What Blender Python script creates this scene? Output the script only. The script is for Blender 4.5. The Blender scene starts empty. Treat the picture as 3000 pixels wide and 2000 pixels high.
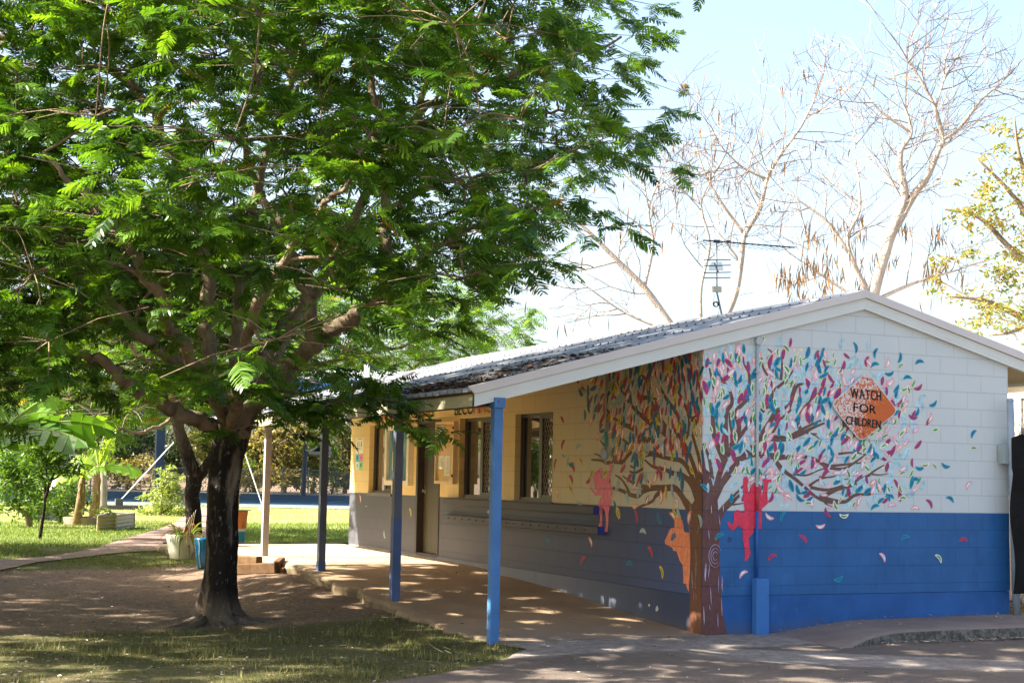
import bpy, bmesh, math, random
import numpy as np
from mathutils import Vector, Matrix
from mathutils.geometry import tessellate_polygon
random.seed(7); RNG = np.random.default_rng(11)
S = bpy.context.scene; COL = S.collection
R = math.radians
# ------------------------------------------------------------------ camera, sky, sun, exposure
F_PX = 4366.4266
CAM = np.array([-8.4275, -13.6732, 1.2014]); YAW, PIT, ROL = .4243, .0914, .0188
FW = np.array([math.sin(YAW)*math.cos(PIT), math.cos(YAW)*math.cos(PIT), math.sin(PIT)])
_r = np.array([math.cos(YAW), -math.sin(YAW), 0.]); _u = np.cross(_r, FW)
RT = math.cos(ROL)*_r + math.sin(ROL)*_u; UP = -math.sin(ROL)*_r + math.cos(ROL)*_u
cam = bpy.data.cameras.new('camera'); cob = bpy.data.objects.new('camera', cam); COL.objects.link(cob)
cam.sensor_width = 36; cam.lens = F_PX/3000*36; cam.clip_end = 2000; cam.clip_start = .1
cob.matrix_world = Matrix(((RT[0], UP[0], -FW[0], CAM[0]), (RT[1], UP[1], -FW[1], CAM[1]), (RT[2], UP[2], -FW[2], CAM[2]), (0, 0, 0, 1)))
S.camera = cob
SUN = Vector((-1, .30, .78)).normalized()
W = bpy.data.worlds.new('World'); S.world = W; W.use_nodes = True
nt = W.node_tree; nt.nodes.clear()
sky = nt.nodes.new('ShaderNodeTexSky'); sky.sky_type = 'NISHITA'; sky.sun_disc = False
sky.sun_elevation = math.asin(SUN.z); sky.sun_rotation = math.atan2(SUN.x, SUN.y)
sky.air_density = 1.0; sky.dust_density = 4.2; sky.ozone_density = .4
bg = nt.nodes.new('ShaderNodeBackground'); bg.inputs[1].default_value = .102
wo = nt.nodes.new('ShaderNodeOutputWorld'); nt.links.new(sky.outputs[0], bg.inputs[0]); nt.links.new(bg.outputs[0], wo.inputs[0])
sl = bpy.data.lights.new('sun', 'SUN'); sl.energy = 5.0; sl.angle = R(.53); sl.color = (1, .93, .80)
so = bpy.data.objects.new('sun', sl); COL.objects.link(so); so.rotation_euler = SUN.to_track_quat('Z', 'Y').to_euler()
so.location = (-30, 10, 25)
vs = S.view_settings; vs.view_transform = 'Standard'; vs.look = 'None'; vs.gamma = 1; vs.exposure = 2.2
S.cycles.max_bounces = 8; S.cycles.diffuse_bounces = 5; S.cycles.glossy_bounces = 3; S.cycles.transmission_bounces = 4
S.cycles.sample_clamp_indirect = 8
# ------------------------------------------------------------------ helpers
K = 3000/2352
def ray(X, Y): return FW + RT*(X-1500)/F_PX - UP*(Y-1000)/F_PX
def onz(X, Y, z): d = ray(X, Y); return CAM + d*(z-CAM[2])/d[2]
def onx(X, Y, x): d = ray(X, Y); return CAM + d*(x-CAM[0])/d[0]
def ony(X, Y, y): d = ray(X, Y); return CAM + d*(y-CAM[1])/d[1]
def atd(X, Y, t): return CAM + ray(X, Y)*t
def Dt(x, y, t): return atd(x*K, y*K, t)
def sst(a, b, v): t = np.clip((v-a)/(b-a), 0, 1); return t*t*(3-2*t)
def slz(y): return np.interp(y, [-.1, 0, .8, 1.6, 2.4, 3.6, 5.2, 5.6, 6.0, 7, 11, 12.4], [-.405, -.40, -.372, -.32, -.268, -.18, -.128, -.085, -.062, -.052, -.03, -.03])
def gz(x, y):
    x = np.asarray(x, float); y = np.asarray(y, float)
    b = -.47 + .40*sst(4.5, 14, y) + (1-sst(3, 6, y))*.05*sst(-3, 0, y)*sst(-3.2, -1.5, x)
    w = sst(-4.3, -2.7, x)*(1-sst(-.9, -.1, x))*sst(-1., 1.2, y)*(1-sst(10, 13.5, y))
    return b*(1-w) + (slz(y)-.02-.10*sst(.3, 3.5, y))*w
def ong(X, Y):
    z = -.4
    for i in range(40):
        q = onz(X, Y, z); z = .5*z + .5*float(gz(q[0], q[1]))
    return q
def cr(x0, y0, s): return lambda x, y: (x0+x*s, y0+y*s)
def c3(rgb):
    return tuple((v/255/12.92 if v/255 <= .04045 else ((v/255+.055)/1.055)**2.4) for v in rgb)
class MB:
    def __init__(s): s.v = []; s.f = []; s.m = []; s.c = []
    def add(s, vs, fs, mi=0, col=None):
        b = len(s.v); s.v.extend([tuple(map(float, p)) for p in vs])
        for f in fs: s.f.append(tuple(b+i for i in f)); s.m.append(mi); s.c.append(col or (1, 1, 1))
    def box(s, a, b, mi=0, col=None):
        x0, y0, z0 = a; x1, y1, z1 = b
        s.add([(x0,y0,z0),(x1,y0,z0),(x1,y1,z0),(x0,y1,z0),(x0,y0,z1),(x1,y0,z1),(x1,y1,z1),(x0,y1,z1)],
              [(0,3,2,1),(4,5,6,7),(0,1,5,4),(1,2,6,5),(2,3,7,6),(3,0,4,7)], mi, col)
    def bar(s, p, q, w, h, mi=0, up=(0,0,1), col=None):
        p = np.array(p, float); q = np.array(q, float); d = q-p; d /= np.linalg.norm(d)
        u = np.array(up, float); r = np.cross(d, u); r /= np.linalg.norm(r)+1e-9; u = np.cross(r, d)
        vs = []
        for o in (p, q):
            for a, b in ((-1,-1),(1,-1),(1,1),(-1,1)): vs.append(o + r*a*w/2 + u*b*h/2)
        s.add(vs, [(0,1,2,3),(7,6,5,4),(0,4,5,1),(1,5,6,2),(2,6,7,3),(3,7,4,0)], mi, col)
    def tube(s, pts, rad, n=8, mi=0, cap=True, col=None, jit=0):
        P = np.array(pts, float); k = len(P)
        if np.isscalar(rad): rad = [rad]*k
        T = np.gradient(P, axis=0); T /= np.linalg.norm(T, axis=1)[:, None]+1e-9
        u = np.cross(T[0], (0.13, .2, .97) if abs(T[0][2]) < .9 else (1, .1, 0)); u /= np.linalg.norm(u)
        vs = []; ang = np.linspace(0, 2*np.pi, n, endpoint=False)
        for i in range(k):
            u = u - T[i]*np.dot(u, T[i]); u /= np.linalg.norm(u)+1e-9; w = np.cross(T[i], u)
            for j, a in enumerate(ang):
                rr = rad[i]*(1+(random.uniform(-jit, jit) if jit else 0))
                vs.append(P[i] + (u*math.cos(a)+w*math.sin(a))*rr)
        fs = [(i*n+j, i*n+(j+1) % n, (i+1)*n+(j+1) % n, (i+1)*n+j) for i in range(k-1) for j in range(n)]
        if cap and n > 2: fs += [tuple(range(n))[::-1], tuple(range((k-1)*n, k*n))]
        s.add(vs, fs, mi, col)
    def lathe(s, prof, c, n=24, mi=0, col=None):
        vs = []; k = len(prof)
        for r, z in prof:
            for j in range(n):
                a = 2*math.pi*j/n; vs.append((c[0]+r*math.cos(a), c[1]+r*math.sin(a), c[2]+z))
        fs = [(i*n+j, i*n+(j+1) % n, (i+1)*n+(j+1) % n, (i+1)*n+j) for i in range(k-1) for j in range(n)]
        s.add(vs, fs, mi, col)
    def poly(s, pts, mi=0, col=None):
        tr = tessellate_polygon([[Vector(p) for p in pts]]); s.add(pts, tr, mi, col)
    def prism(s, pts, d, mi=0, col=None):
        n = len(pts); q = [tuple(np.array(p)+np.array(d)) for p in pts]
        tr = [tuple(t) for t in tessellate_polygon([[Vector(p) for p in pts]])]
        s.add(list(pts)+q, tr + [tuple(i+n for i in t[::-1]) for t in tr] + [(i, (i+1) % n, (i+1) % n+n, i+n) for i in range(n)], mi, col)
    def build(s, name, mats, parent=None, smooth=False, color=False, norm=True):
        me = bpy.data.meshes.new(name); me.from_pydata(s.v, [], s.f)
        if not isinstance(mats, (list, tuple)): mats = [mats]
        for m in mats: me.materials.append(m)
        if len(mats) > 1: me.polygons.foreach_set('material_index', s.m)
        if color:
            ca = me.color_attributes.new('Col', 'FLOAT_COLOR', 'CORNER'); arr = []
            for f, c in zip(s.f, s.c): arr.extend((c[0], c[1], c[2], 1.)*len(f))
            ca.data.foreach_set('color', arr)
        if smooth: me.polygons.foreach_set('use_smooth', [True]*len(s.f))
        me.update()
        if norm:
            bm = bmesh.new(); bm.from_mesh(me); bmesh.ops.recalc_face_normals(bm, faces=bm.faces); bm.to_mesh(me); bm.free()
        o = bpy.data.objects.new(name, me); COL.objects.link(o)
        if parent: o.parent = parent
        return o
def npmesh(name, V, Fq, mat, parent=None, colv=None, smooth=False):
    me = bpy.data.meshes.new(name); V = np.asarray(V, np.float32); Fq = np.asarray(Fq, np.int32); k = Fq.shape[1]
    me.vertices.add(len(V)); me.vertices.foreach_set('co', V.ravel())
    me.loops.add(Fq.size); me.loops.foreach_set('vertex_index', Fq.ravel())
    me.polygons.add(len(Fq)); me.polygons.foreach_set('loop_start', np.arange(0, Fq.size, k, dtype=np.int32))
    me.update(calc_edges=True)
    for m in (mat if isinstance(mat, (list, tuple)) else [mat]): me.materials.append(m)
    if colv is not None:
        ca = me.color_attributes.new('Col', 'FLOAT_COLOR', 'POINT')
        ca.data.foreach_set('color', np.concatenate([colv, np.ones((len(colv), 1))], 1).astype(np.float32).ravel())
    if smooth: me.polygons.foreach_set('use_smooth', np.ones(len(Fq), bool))
    o = bpy.data.objects.new(name, me); COL.objects.link(o)
    if parent: o.parent = parent
    return o
def tag(o, label=None, cat=None, group=None, kind=None):
    if label: o['label'] = label
    if cat: o['category'] = cat
    if group: o['group'] = group
    if kind: o['kind'] = kind
    return o
def thing(name, label, cat, loc=(0, 0, 0), group=None):
    o = bpy.data.objects.new(name, None); COL.objects.link(o); o.location = tuple(map(float, loc)); o.empty_display_size = .1
    bpy.context.view_layer.update()
    return tag(o, label, cat, group)
def part(o, t):
    o.parent = t; o.matrix_parent_inverse = Matrix.Translation(-t.location); return o
def mbpart(mb, name, mats, t, sub=None, **kw):
    o = mb.build(name, mats, None, **kw)
    if sub is not None: o.parent = sub
    else: part(o, t)
    return o
# ------------------------------------------------------------------ materials
class NT:
    def __init__(s, name):
        s.m = bpy.data.materials.new(name); s.m.use_nodes = True; s.t = s.m.node_tree; s.t.nodes.clear()
        s.out = s.t.nodes.new('ShaderNodeOutputMaterial')
    def n(s, typ, **kw):
        nd = s.t.nodes.new(typ)
        for k, v in kw.items():
            if k.startswith('i_'):
                key = k[2:]; key = int(key) if key.isdigit() else key.replace('_', ' ')
                s.set(nd.inputs[key], v)
            else: setattr(nd, k, v)
        return nd
    def set(s, inp, v):
        if isinstance(v, bpy.types.NodeSocket): s.t.links.new(v, inp)
        elif isinstance(v, tuple) and len(v) == 3 and inp.type == 'RGBA': inp.default_value = (*v, 1)
        else: inp.default_value = v
    def noise(s, scale, detail=4, vec=None, rough=.6, dim='3D'):
        nd = s.n('ShaderNodeTexNoise'); nd.inputs['Scale'].default_value = scale; nd.inputs['Detail'].default_value = detail; nd.inputs['Roughness'].default_value = rough
        if vec is not None: s.t.links.new(vec, nd.inputs['Vector'])
        return nd.outputs['Fac']
    def pos(s): return s.n('ShaderNodeNewGeometry').outputs['Position']
    def math(s, op, a, b=0., c=0.):
        nd = s.n('ShaderNodeMath', operation=op); s.set(nd.inputs[0], a); s.set(nd.inputs[1], b); s.set(nd.inputs[2], c); return nd.outputs[0]
    def rng(s, v, a, b, c=0., d=1.):
        nd = s.n('ShaderNodeMapRange'); s.set(nd.inputs[0], v); nd.inputs[1].default_value = a; nd.inputs[2].default_value = b; nd.inputs[3].default_value = c; nd.inputs[4].default_value = d; return nd.outputs[0]
    def mix(s, f, a, b, bt='MIX'):
        nd = s.n('ShaderNodeMix', data_type='RGBA', blend_type=bt); s.set(nd.inputs[0], f); s.set(nd.inputs[6], a); s.set(nd.inputs[7], b); return nd.outputs[2]
    def sep(s, v):
        nd = s.n('ShaderNodeSeparateXYZ'); s.set(nd.inputs[0], v); return nd.outputs
    def comb(s, x, y, z):
        nd = s.n('ShaderNodeCombineXYZ'); s.set(nd.inputs[0], x); s.set(nd.inputs[1], y); s.set(nd.inputs[2], z); return nd.outputs[0]
    def scale(s, v, sc):
        nd = s.n('ShaderNodeVectorMath', operation='MULTIPLY'); s.set(nd.inputs[0], v); nd.inputs[1].default_value = sc; return nd.outputs[0]
    def bump(s, h, strength=.3, dist=.01, nrm=None):
        nd = s.n('ShaderNodeBump'); s.set(nd.inputs['Height'], h); nd.inputs['Strength'].default_value = strength; nd.inputs['Distance'].default_value = dist
        if nrm is not None: s.set(nd.inputs['Normal'], nrm)
        return nd.outputs[0]
    def bsdf(s, color, rough=.8, spec=.3, normal=None, metal=0.):
        nd = s.n('ShaderNodeBsdfPrincipled'); s.set(nd.inputs['Base Color'], color); s.set(nd.inputs['Roughness'], rough)
        nd.inputs['Specular IOR Level'].default_value = spec; nd.inputs['Metallic'].default_value = metal
        if normal is not None: s.set(nd.inputs['Normal'], normal)
        s.t.links.new(nd.outputs[0], s.out.inputs[0]); return nd
def simple(name, col, rough=.7, spec=.3, var=.12, vs=6., bump=.15, bs=60., metal=0., dirt=0.):
    m = NT(name); p = m.pos()
    f = m.rng(m.noise(vs, 5, p), .3, .7, 1-var, 1+var*.6)
    c = m.mix(1., col, m.comb(f, f, f), 'MULTIPLY')
    if dirt: c = m.mix(m.rng(m.noise(vs*.6, 6, p), .55, .75, 0, dirt), c, (.11, .085, .06))
    m.bsdf(c, rough, spec, m.bump(m.noise(bs, 3, p), bump, .004), metal)
    return m.m
def leafmat(name, trans=(1.25, 1.2, .5), tmix=.45, rough=.4, spec=.4):
    m = NT(name); a = m.n('ShaderNodeAttribute', attribute_name='Col').outputs['Color']
    pr = m.n('ShaderNodeBsdfPrincipled'); m.set(pr.inputs['Base Color'], a); pr.inputs['Roughness'].default_value = rough; pr.inputs['Specular IOR Level'].default_value = spec
    tr = m.n('ShaderNodeBsdfTranslucent'); m.set(tr.inputs[0], m.mix(1., a, trans, 'MULTIPLY'))
    mx = m.n('ShaderNodeMixShader'); mx.inputs[0].default_value = tmix
    m.t.links.new(pr.outputs[0], mx.inputs[1]); m.t.links.new(tr.outputs[0], mx.inputs[2]); m.t.links.new(mx.outputs[0], m.out.inputs[0])
    return m.m
def barkmat(name, a, b, black=0., zt=1.5, sc=1.):
    m = NT(name); p = m.pos(); q = m.scale(p, (1., 1., .28)); x, y, z = m.sep(p)
    n1 = m.noise(9*sc, 6, q); c = m.mix(m.rng(n1, .35, .65), a, b)
    if black:
        st = m.math('MULTIPLY', m.rng(m.noise(2.6, 5, m.scale(p, (1.6, 1.6, .35))), .34, .46), m.math('MULTIPLY', m.rng(z, zt, zt+1.2, black, 0.), m.rng(m.math('ADD', z, m.math('MULTIPLY', n1, .3)), -.30, .05, .25, 1.)))
        c = m.mix(st, c, (.012, .010, .009))
        c = m.mix(m.rng(m.noise(26, 4, m.scale(p, (1, 1, .5))), .60, .70, 0, .6), c, (.24, .22, .20))
    h = m.math('ADD', m.noise(16*sc, 6, q), m.math('MULTIPLY', m.noise(50, 3, q), .4))
    m.bsdf(c, .9, .15, m.bump(h, .9, .03)); return m.m
# ------------------------------------------------------------------ ground, driveway, path, court, slab, kerb
def gmask(x, y):
    d = sst(1.6, 3.0, y)*(1-sst(8.4, 10.2, y))
    d = np.maximum(d, .55*sst(.2, -1.8, y)*sst(-4, -7, x))
    d = np.maximum(d, sst(60, 88, y)*.9)
    return 1-d
def dxl(y): return np.interp(y, [-30, -5.5, -2.05, -1.6, -1.0, -.42, .1], [-40, -9, -4.2, -3.4, -2.72, -2.28, -2.42])
def ground_mat():
    m = NT('ground_soil_and_grass'); p = m.pos(); a = m.n('ShaderNodeAttribute', attribute_name='Col').outputs['Color']
    r, g, b = m.sep(a)
    n1 = m.noise(1.3, 6, p, .65); n2 = m.noise(14, 5, p, .7); n3 = m.noise(60, 3, p)
    dirt = m.mix(m.rng(n1, .35, .65), (.20, .135, .088), (.13, .09, .064)); dirt = m.mix(m.rng(n2, .4, .7), dirt, (.30, .215, .15))
    dirt = m.mix(m.rng(n3, .5, .68, 0, .75), dirt, (.085, .055, .04)); dirt = m.mix(m.rng(m.noise(33, 2, p), .66, .70, 0, .7), dirt, (.40, .34, .27))
    grs = m.mix(m.rng(n2, .35, .65), (.075, .090, .028), (.15, .12, .06)); grs = m.mix(m.rng(n3, .5, .7, 0, .6), grs, (.06, .055, .025))
    lawn = m.mix(m.rng(n1, .35, .65), (.25, .29, .09), (.40, .35, .17)); lawn = m.mix(m.rng(n3, .45, .7, 0, .5), lawn, (.16, .22, .04))
    px_, py_, pz_ = m.sep(p); lawn = m.mix(m.rng(m.math('ADD', py_, m.math('MULTIPLY', n1, 8.)), 18, 30), m.mix(m.rng(n2, .35, .65), (.075, .13, .025), (.15, .19, .05)), lawn)
    grs = m.mix(g, grs, lawn)
    f = m.rng(m.math('ADD', r, m.math('ADD', m.math('MULTIPLY', n1, .9), m.math('MULTIPLY', n2, .5))), 1.05, 1.35)
    m.bsdf(m.mix(f, dirt, grs), .95, .1, m.bump(m.math('ADD', n2, m.math('MULTIPLY', n3, .6)), .7, .03)); return m.m
xs = np.unique(np.concatenate([np.linspace(-600, -40, 14), np.linspace(-40, -16, 17), np.arange(-16, 8.01, .25), np.linspace(8, 60, 27), np.linspace(60, 600, 12)]))
ys = np.unique(np.concatenate([np.linspace(-300, -30, 8), np.linspace(-30, -8, 12), np.arange(-8, 18.01, .25), np.linspace(18, 100, 60), np.linspace(100, 900, 16)]))
gx, gy = np.meshgrid(xs, ys); V = np.stack([gx, gy, gz(gx, gy)], -1).reshape(-1, 3)
nx, ny = len(xs), len(ys); ii = (np.arange(ny-1)[:, None]*nx + np.arange(nx-1)[None]).ravel()
Fq = np.stack([ii, ii+1, ii+nx+1, ii+nx], 1)
cv = np.stack([gmask(gx, gy), sst(11, 16, gy), 0*gx], -1).reshape(-1, 3)
ground = tag(npmesh('ground', V, Fq, ground_mat(), colv=cv, smooth=True), kind='structure')

def strip_sheet(name, rows, mat, dz, kind='structure'):
    # rows: list of (left xy, right xy); a sheet that follows the ground
    vs = []; n = 7
    for l, r in rows:
        for k in range(n):
            x, y = np.array(l)*(1-k/(n-1)) + np.array(r)*k/(n-1); vs.append((x, y, float(gz(x, y))+dz))
    fs = [(i*n+k, i*n+k+1, (i+1)*n+k+1, (i+1)*n+k) for i in range(len(rows)-1) for k in range(n-1)]
    mb = MB(); mb.add(vs, fs); return tag(mb.build(name, mat), kind=kind)
def drive_mat():
    m = NT('driveway_asphalt'); p = m.pos(); x, y, z = m.sep(p)
    n1 = m.noise(.9, 6, p, .65); n2 = m.noise(9, 5, p, .7); n3 = m.noise(120, 2, p)
    asp = m.mix(m.rng(n1, .38, .62), (.110, .090, .077), (.155, .125, .10)); asp = m.mix(m.rng(n2, .45, .7), asp, (.17, .125, .105))
    con = m.mix(m.rng(n2, .4, .62), (.20, .165, .14), (.30, .265, .24)); con = m.mix(m.rng(n1, .5, .62, 0, .7), con, (.16, .12, .10))
    band = m.rng(m.math('ADD', y, m.math('MULTIPLY', m.math('SUBTRACT', n1, .5), .9)), -1.12, -.98)
    rx = m.math('ADD', m.math('SUBTRACT', m.math('MULTIPLY', y, -1.), m.math('MULTIPLY', m.math('SUBTRACT', x, -.3), .62)), m.math('MULTIPLY', m.math('SUBTRACT', n1, .5), .5))
    patch = m.math('MULTIPLY', m.math('MULTIPLY', m.rng(rx, .95, 1.0), m.rng(rx, 2.0, 2.06, 1, 0)), m.rng(x, -1.2, -.4))
    f = m.math('MINIMUM', m.math('ADD', band, patch), 1.)
    c = m.mix(f, asp, con); c = m.mix(m.rng(n3, .6, .72, 0, .55), c, (.055, .045, .042))
    c = m.mix(m.rng(m.noise(45, 2, p), .68, .74, 0, .6), c, (.42, .38, .33))
    m.bsdf(c, .92, .2, m.bump(m.math('ADD', n3, n2), .6, .012)); return m.m
vs = []; fs = []; yy = np.unique(np.concatenate([np.linspace(-30, -6, 10), np.arange(-6, .051, .25), [.05]])); nn = 60
for y in yy:
    xl = dxl(y) + .05*math.sin(y*9.3) + .04*math.sin(y*23); u = np.linspace(0, 1, nn)**1.6
    for t in u:
        x = xl + (30-xl)*t; vs.append((x, y, float(gz(x, y))+.012))
for i in range(len(yy)-1):
    for k in range(nn-1): fs.append((i*nn+k, i*nn+k+1, (i+1)*nn+k+1, (i+1)*nn+k))
drive = tag(npmesh('driveway', vs, fs, drive_mat(), smooth=True), kind='structure')

A_ = cr(0, 1550, 750/2352); Z1 = cr(0, 1200, 400/1307); Z2 = cr(350, 1200, 400/1307); Z3 = cr(650, 1100, .2551); Z4 = cr(650, 1400, 400/1792)
rows = [(A_(-900, 300), A_(-900, 520)), (A_(-200, 296), A_(-200, 440)), (A_(0, 289), A_(0, 385)), (A_(400, 262), A_(330, 312)), (A_(700, 217), A_(800, 258)), (A_(900, 175), A_(1050, 226)),
        (A_(1150, 90), A_(1570, 190)), (Z2(400, 1140), Z2(880, 1290)), (Z2(540, 1080), Z2(880, 1150)), (Z2(640, 1010), Z2(860, 1020)), (Z2(690, 940), Z2(850, 940))]
path_m = simple('path_concrete', (.25, .17, .145), .9, .2, .2, 3, .4, 40, dirt=.25)
strip_sheet('path', [(ong(*a)[:2], ong(*b)[:2]) for a, b in rows], path_m, .02)

# sports court: a pale apron with a blue play area and white lines
def camrect(t0, t1, l0, l1, z, n=1):
    f = np.array([FW[0], FW[1]]); f /= np.linalg.norm(f); r = np.array([f[1], -f[0]]); c = CAM[:2]
    return [(*(c+f*t+r*l), z) for t, l in ((t0, l0), (t0, l1), (t1, l1), (t1, l0))]
zc = -.065
mb = MB(); mb.add(camrect(55.5, 97, -60, 25, zc+.02), [(0, 1, 2, 3)])
tag(mb.build('court_apron', simple('court_green_paint', (.19, .23, .18), .8, .2, .12, .4, .2, 20)), kind='structure')
mb = MB(); mb.add(camrect(61, 94, -55, 21, zc+.03), [(0, 1, 2, 3)])
tag(mb.build('sports_court', simple('court_blue_paint', (.07, .18, .34), .75, .25, .15, .35, .2, 20)), kind='structure')
mb = MB()
for a in ((66, 66.09, -50, 20), (80, 80.12, -50, 20), (90, 90.12, -50, 20)): mb.add(camrect(*a, zc+.036), [(0, 1, 2, 3)])
for l in (-8, -2, 4): mb.add(camrect(66, 90, l, l+.08, zc+.036), [(0, 1, 2, 3)])
tag(mb.build('court_lines', simple('line_white', (.7, .7, .68), .8)), kind='structure')

# verandah slab
def slab_mat():
    m = NT('slab_concrete'); p = m.pos(); n1 = m.noise(1.1, 6, p, .65); n2 = m.noise(11, 5, p, .7); n3 = m.noise(90, 2, p)
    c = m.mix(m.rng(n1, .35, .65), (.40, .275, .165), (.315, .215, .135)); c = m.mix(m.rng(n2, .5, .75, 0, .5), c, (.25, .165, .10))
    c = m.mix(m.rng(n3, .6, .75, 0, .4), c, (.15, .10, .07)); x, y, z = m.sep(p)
    c = m.mix(m.rng(m.math('ADD', y, n1), 1.6, .5, 0, .75), c, (.235, .185, .15)); c = m.mix(m.rng(m.math('ADD', y, n1), 5.5, 9, 0, .7), c, (.52, .42, .30))  # far part paler: the strong sun there is put into the concrete colour
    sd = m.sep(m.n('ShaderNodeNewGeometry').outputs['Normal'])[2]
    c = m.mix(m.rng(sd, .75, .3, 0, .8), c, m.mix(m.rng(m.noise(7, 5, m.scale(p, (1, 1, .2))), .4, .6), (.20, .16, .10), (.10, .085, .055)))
    m.bsdf(c, .88, .2, m.bump(m.math('ADD', n3, n2), .5, .01)); return m.m
vs = []; fs = []; yy = np.concatenate([np.arange(-.06, 12.21, .12), [12.25]]); nk = 13
for i, y in enumerate(yy):
    e = -2.56 + .05*math.sin(y*5.1+1) + .035*math.sin(y*13.7) + .02*math.sin(y*31) - .75*float(sst(9.2, 10.2, y)) + .18*float(sst(1.2, -.2, y))
    z = float(slz(y)); xx = [e-.015]*1 + [e-.012, e+.01, e+.05] + list(np.linspace(e+.14, .02, nk-4)); zz = [-.75, z-.05, z-.012, z-.003] + [z]*(nk-4)
    for a, b in zip(xx, zz): vs.append((a, y, b + (.004*math.sin(a*7+y*3) if b == z else 0)))
for i in range(len(yy)-1):
    for k in range(nk-1): fs.append((i*nk+k, (i+1)*nk+k, (i+1)*nk+k+1, i*nk+k+1))
fs.append(tuple(range(nk))); fs.append(tuple((len(yy)-1)*nk+k for k in range(nk))[::-1])
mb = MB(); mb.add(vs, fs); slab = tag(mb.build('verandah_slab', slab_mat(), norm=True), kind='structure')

# footpath with kerb in front of the gable
def fpz(x): return np.interp(x, [.6, .9, 1.3, 1.9, 2.9, 4.3, 12], [-.435, -.405, -.36, -.295, -.281, -.268, -.25])
xs_ = np.concatenate([np.arange(.55, 4.5, .12), [5.5, 8, 12]]); vs = []; fs = []
def kz(x): return float(np.interp(x, [.6, .8, 1.3, 1.8, 2.4, 12], [-.44, -.43, -.335, -.295, -.285, -.262]))
prof = lambda x: [(0.02, float(fpz(x))), (-.3, float(fpz(x))), (-.62, float(fpz(x))*.6+kz(x)*.4), (-.86, kz(x)), (-.98, kz(x)-.004), (-1.015, kz(x)-.03), (-1.03, -.6)]
for x in xs_:
    for yv, z in prof(x): vs.append((x, yv - .35*float(sst(1.8, .55, x))*(-yv), z))
nk = 7
for i in range(len(xs_)-1):
    for k in range(nk-1): fs.append((i*nk+k, i*nk+k+1, (i+1)*nk+k+1, (i+1)*nk+k))
mb = MB(); mb.add(vs, fs)
def kerb_mat():
    m = NT('footpath_concrete'); p = m.pos(); n1 = m.noise(2, 6, p, .65); n2 = m.noise(16, 5, p, .7); n3 = m.noise(110, 2, p)
    c = m.mix(m.rng(n1, .35, .65), (.225, .18, .16), (.165, .13, .115)); c = m.mix(m.rng(n3, .58, .72, 0, .5), c, (.10, .07, .06))
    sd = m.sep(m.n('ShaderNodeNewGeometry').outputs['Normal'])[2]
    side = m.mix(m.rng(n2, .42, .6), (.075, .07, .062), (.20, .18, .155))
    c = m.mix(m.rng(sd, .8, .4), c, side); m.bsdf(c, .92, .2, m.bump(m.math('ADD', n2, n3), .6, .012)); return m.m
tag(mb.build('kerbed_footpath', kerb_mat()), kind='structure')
# ------------------------------------------------------------------ the school building
LB, WB = 11.9, 4.22; AX, AZ = 2.1, 3.391
def rz(x): return AZ - (.2676*(AX-x) if x < AX else .258*(x-AX))
bld = thing('school_building', 'long painted block school building with a tree mural wrapped round its corner', 'building', (0, 0, 0))
def joints(m, axis):
    x, y, z = m.sep(m.pos()); u = m.math('SUBTRACT', x, .21) if axis == 'x' else y
    v = m.comb(m.math('ADD', u, 8.), m.math('SUBTRACT', z, -3.9), 0.)
    b = m.n('ShaderNodeTexBrick'); m.set(b.inputs['Vector'], v); b.inputs['Scale'].default_value = 1
    b.inputs['Mortar Size'].default_value = .005; b.inputs['Mortar Smooth'].default_value = .2; b.inputs['Brick Width'].default_value = .4; b.inputs['Row Height'].default_value = .2
    b.inputs['Color1'].default_value = (1, 1, 1, 1); b.inputs['Color2'].default_value = (.93, .93, .93, 1); b.inputs['Mortar'].default_value = (.6, .6, .6, 1)
    up = m.rng(z, -.02, .0)
    return m.math('MULTIPLY', b.outputs['Fac'], up), b.outputs['Color'], (x, y, z)
def wall_mat(axis):
    m = NT('block_wall_paint_' + ('end' if axis == 'x' else 'side')); fac, bc, (x, y, z) = joints(m, axis); p = m.pos()
    n = m.noise(1.6, 6, p, .65); n2 = m.noise(40, 3, p)
    if axis == 'x':
        up = m.mix(m.rng(n, .35, .65), (.53, .58, .58), (.57, .61, .60)); lo = m.mix(m.rng(n, .35, .65), (.016, .095, .26), (.023, .122, .325))
        lo = m.mix(m.rng(m.noise(5, 6, m.scale(p, (1, 1, .4))), .55, .75, 0, .6), lo, (.012, .06, .17)); lo = m.mix(m.rng(m.noise(3, 6, p, .7), .56, .72, 0, .35), lo, (.05, .17, .38))
    else:
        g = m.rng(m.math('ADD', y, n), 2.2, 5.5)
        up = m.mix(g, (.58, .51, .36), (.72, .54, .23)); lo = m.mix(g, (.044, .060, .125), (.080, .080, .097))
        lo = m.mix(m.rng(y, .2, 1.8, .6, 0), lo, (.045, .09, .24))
    c = m.mix(m.rng(z, .8975, .9), lo, up)
    c = m.mix(m.math('MULTIPLY', fac, .24 if axis == 'x' else .32), c, m.mix(1., c, (.42, .40, .38), 'MULTIPLY'))
    c = m.mix(m.rng(m.noise(75, 2, p), .70, .74, 0, .3), c, (.3, .28, .25))
    h = m.math('ADD', m.math('MULTIPLY', fac, -1.), m.math('MULTIPLY', n2, .08))
    m.bsdf(c, .55, .35, m.bump(h, .6, .006)); return m.m
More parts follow.
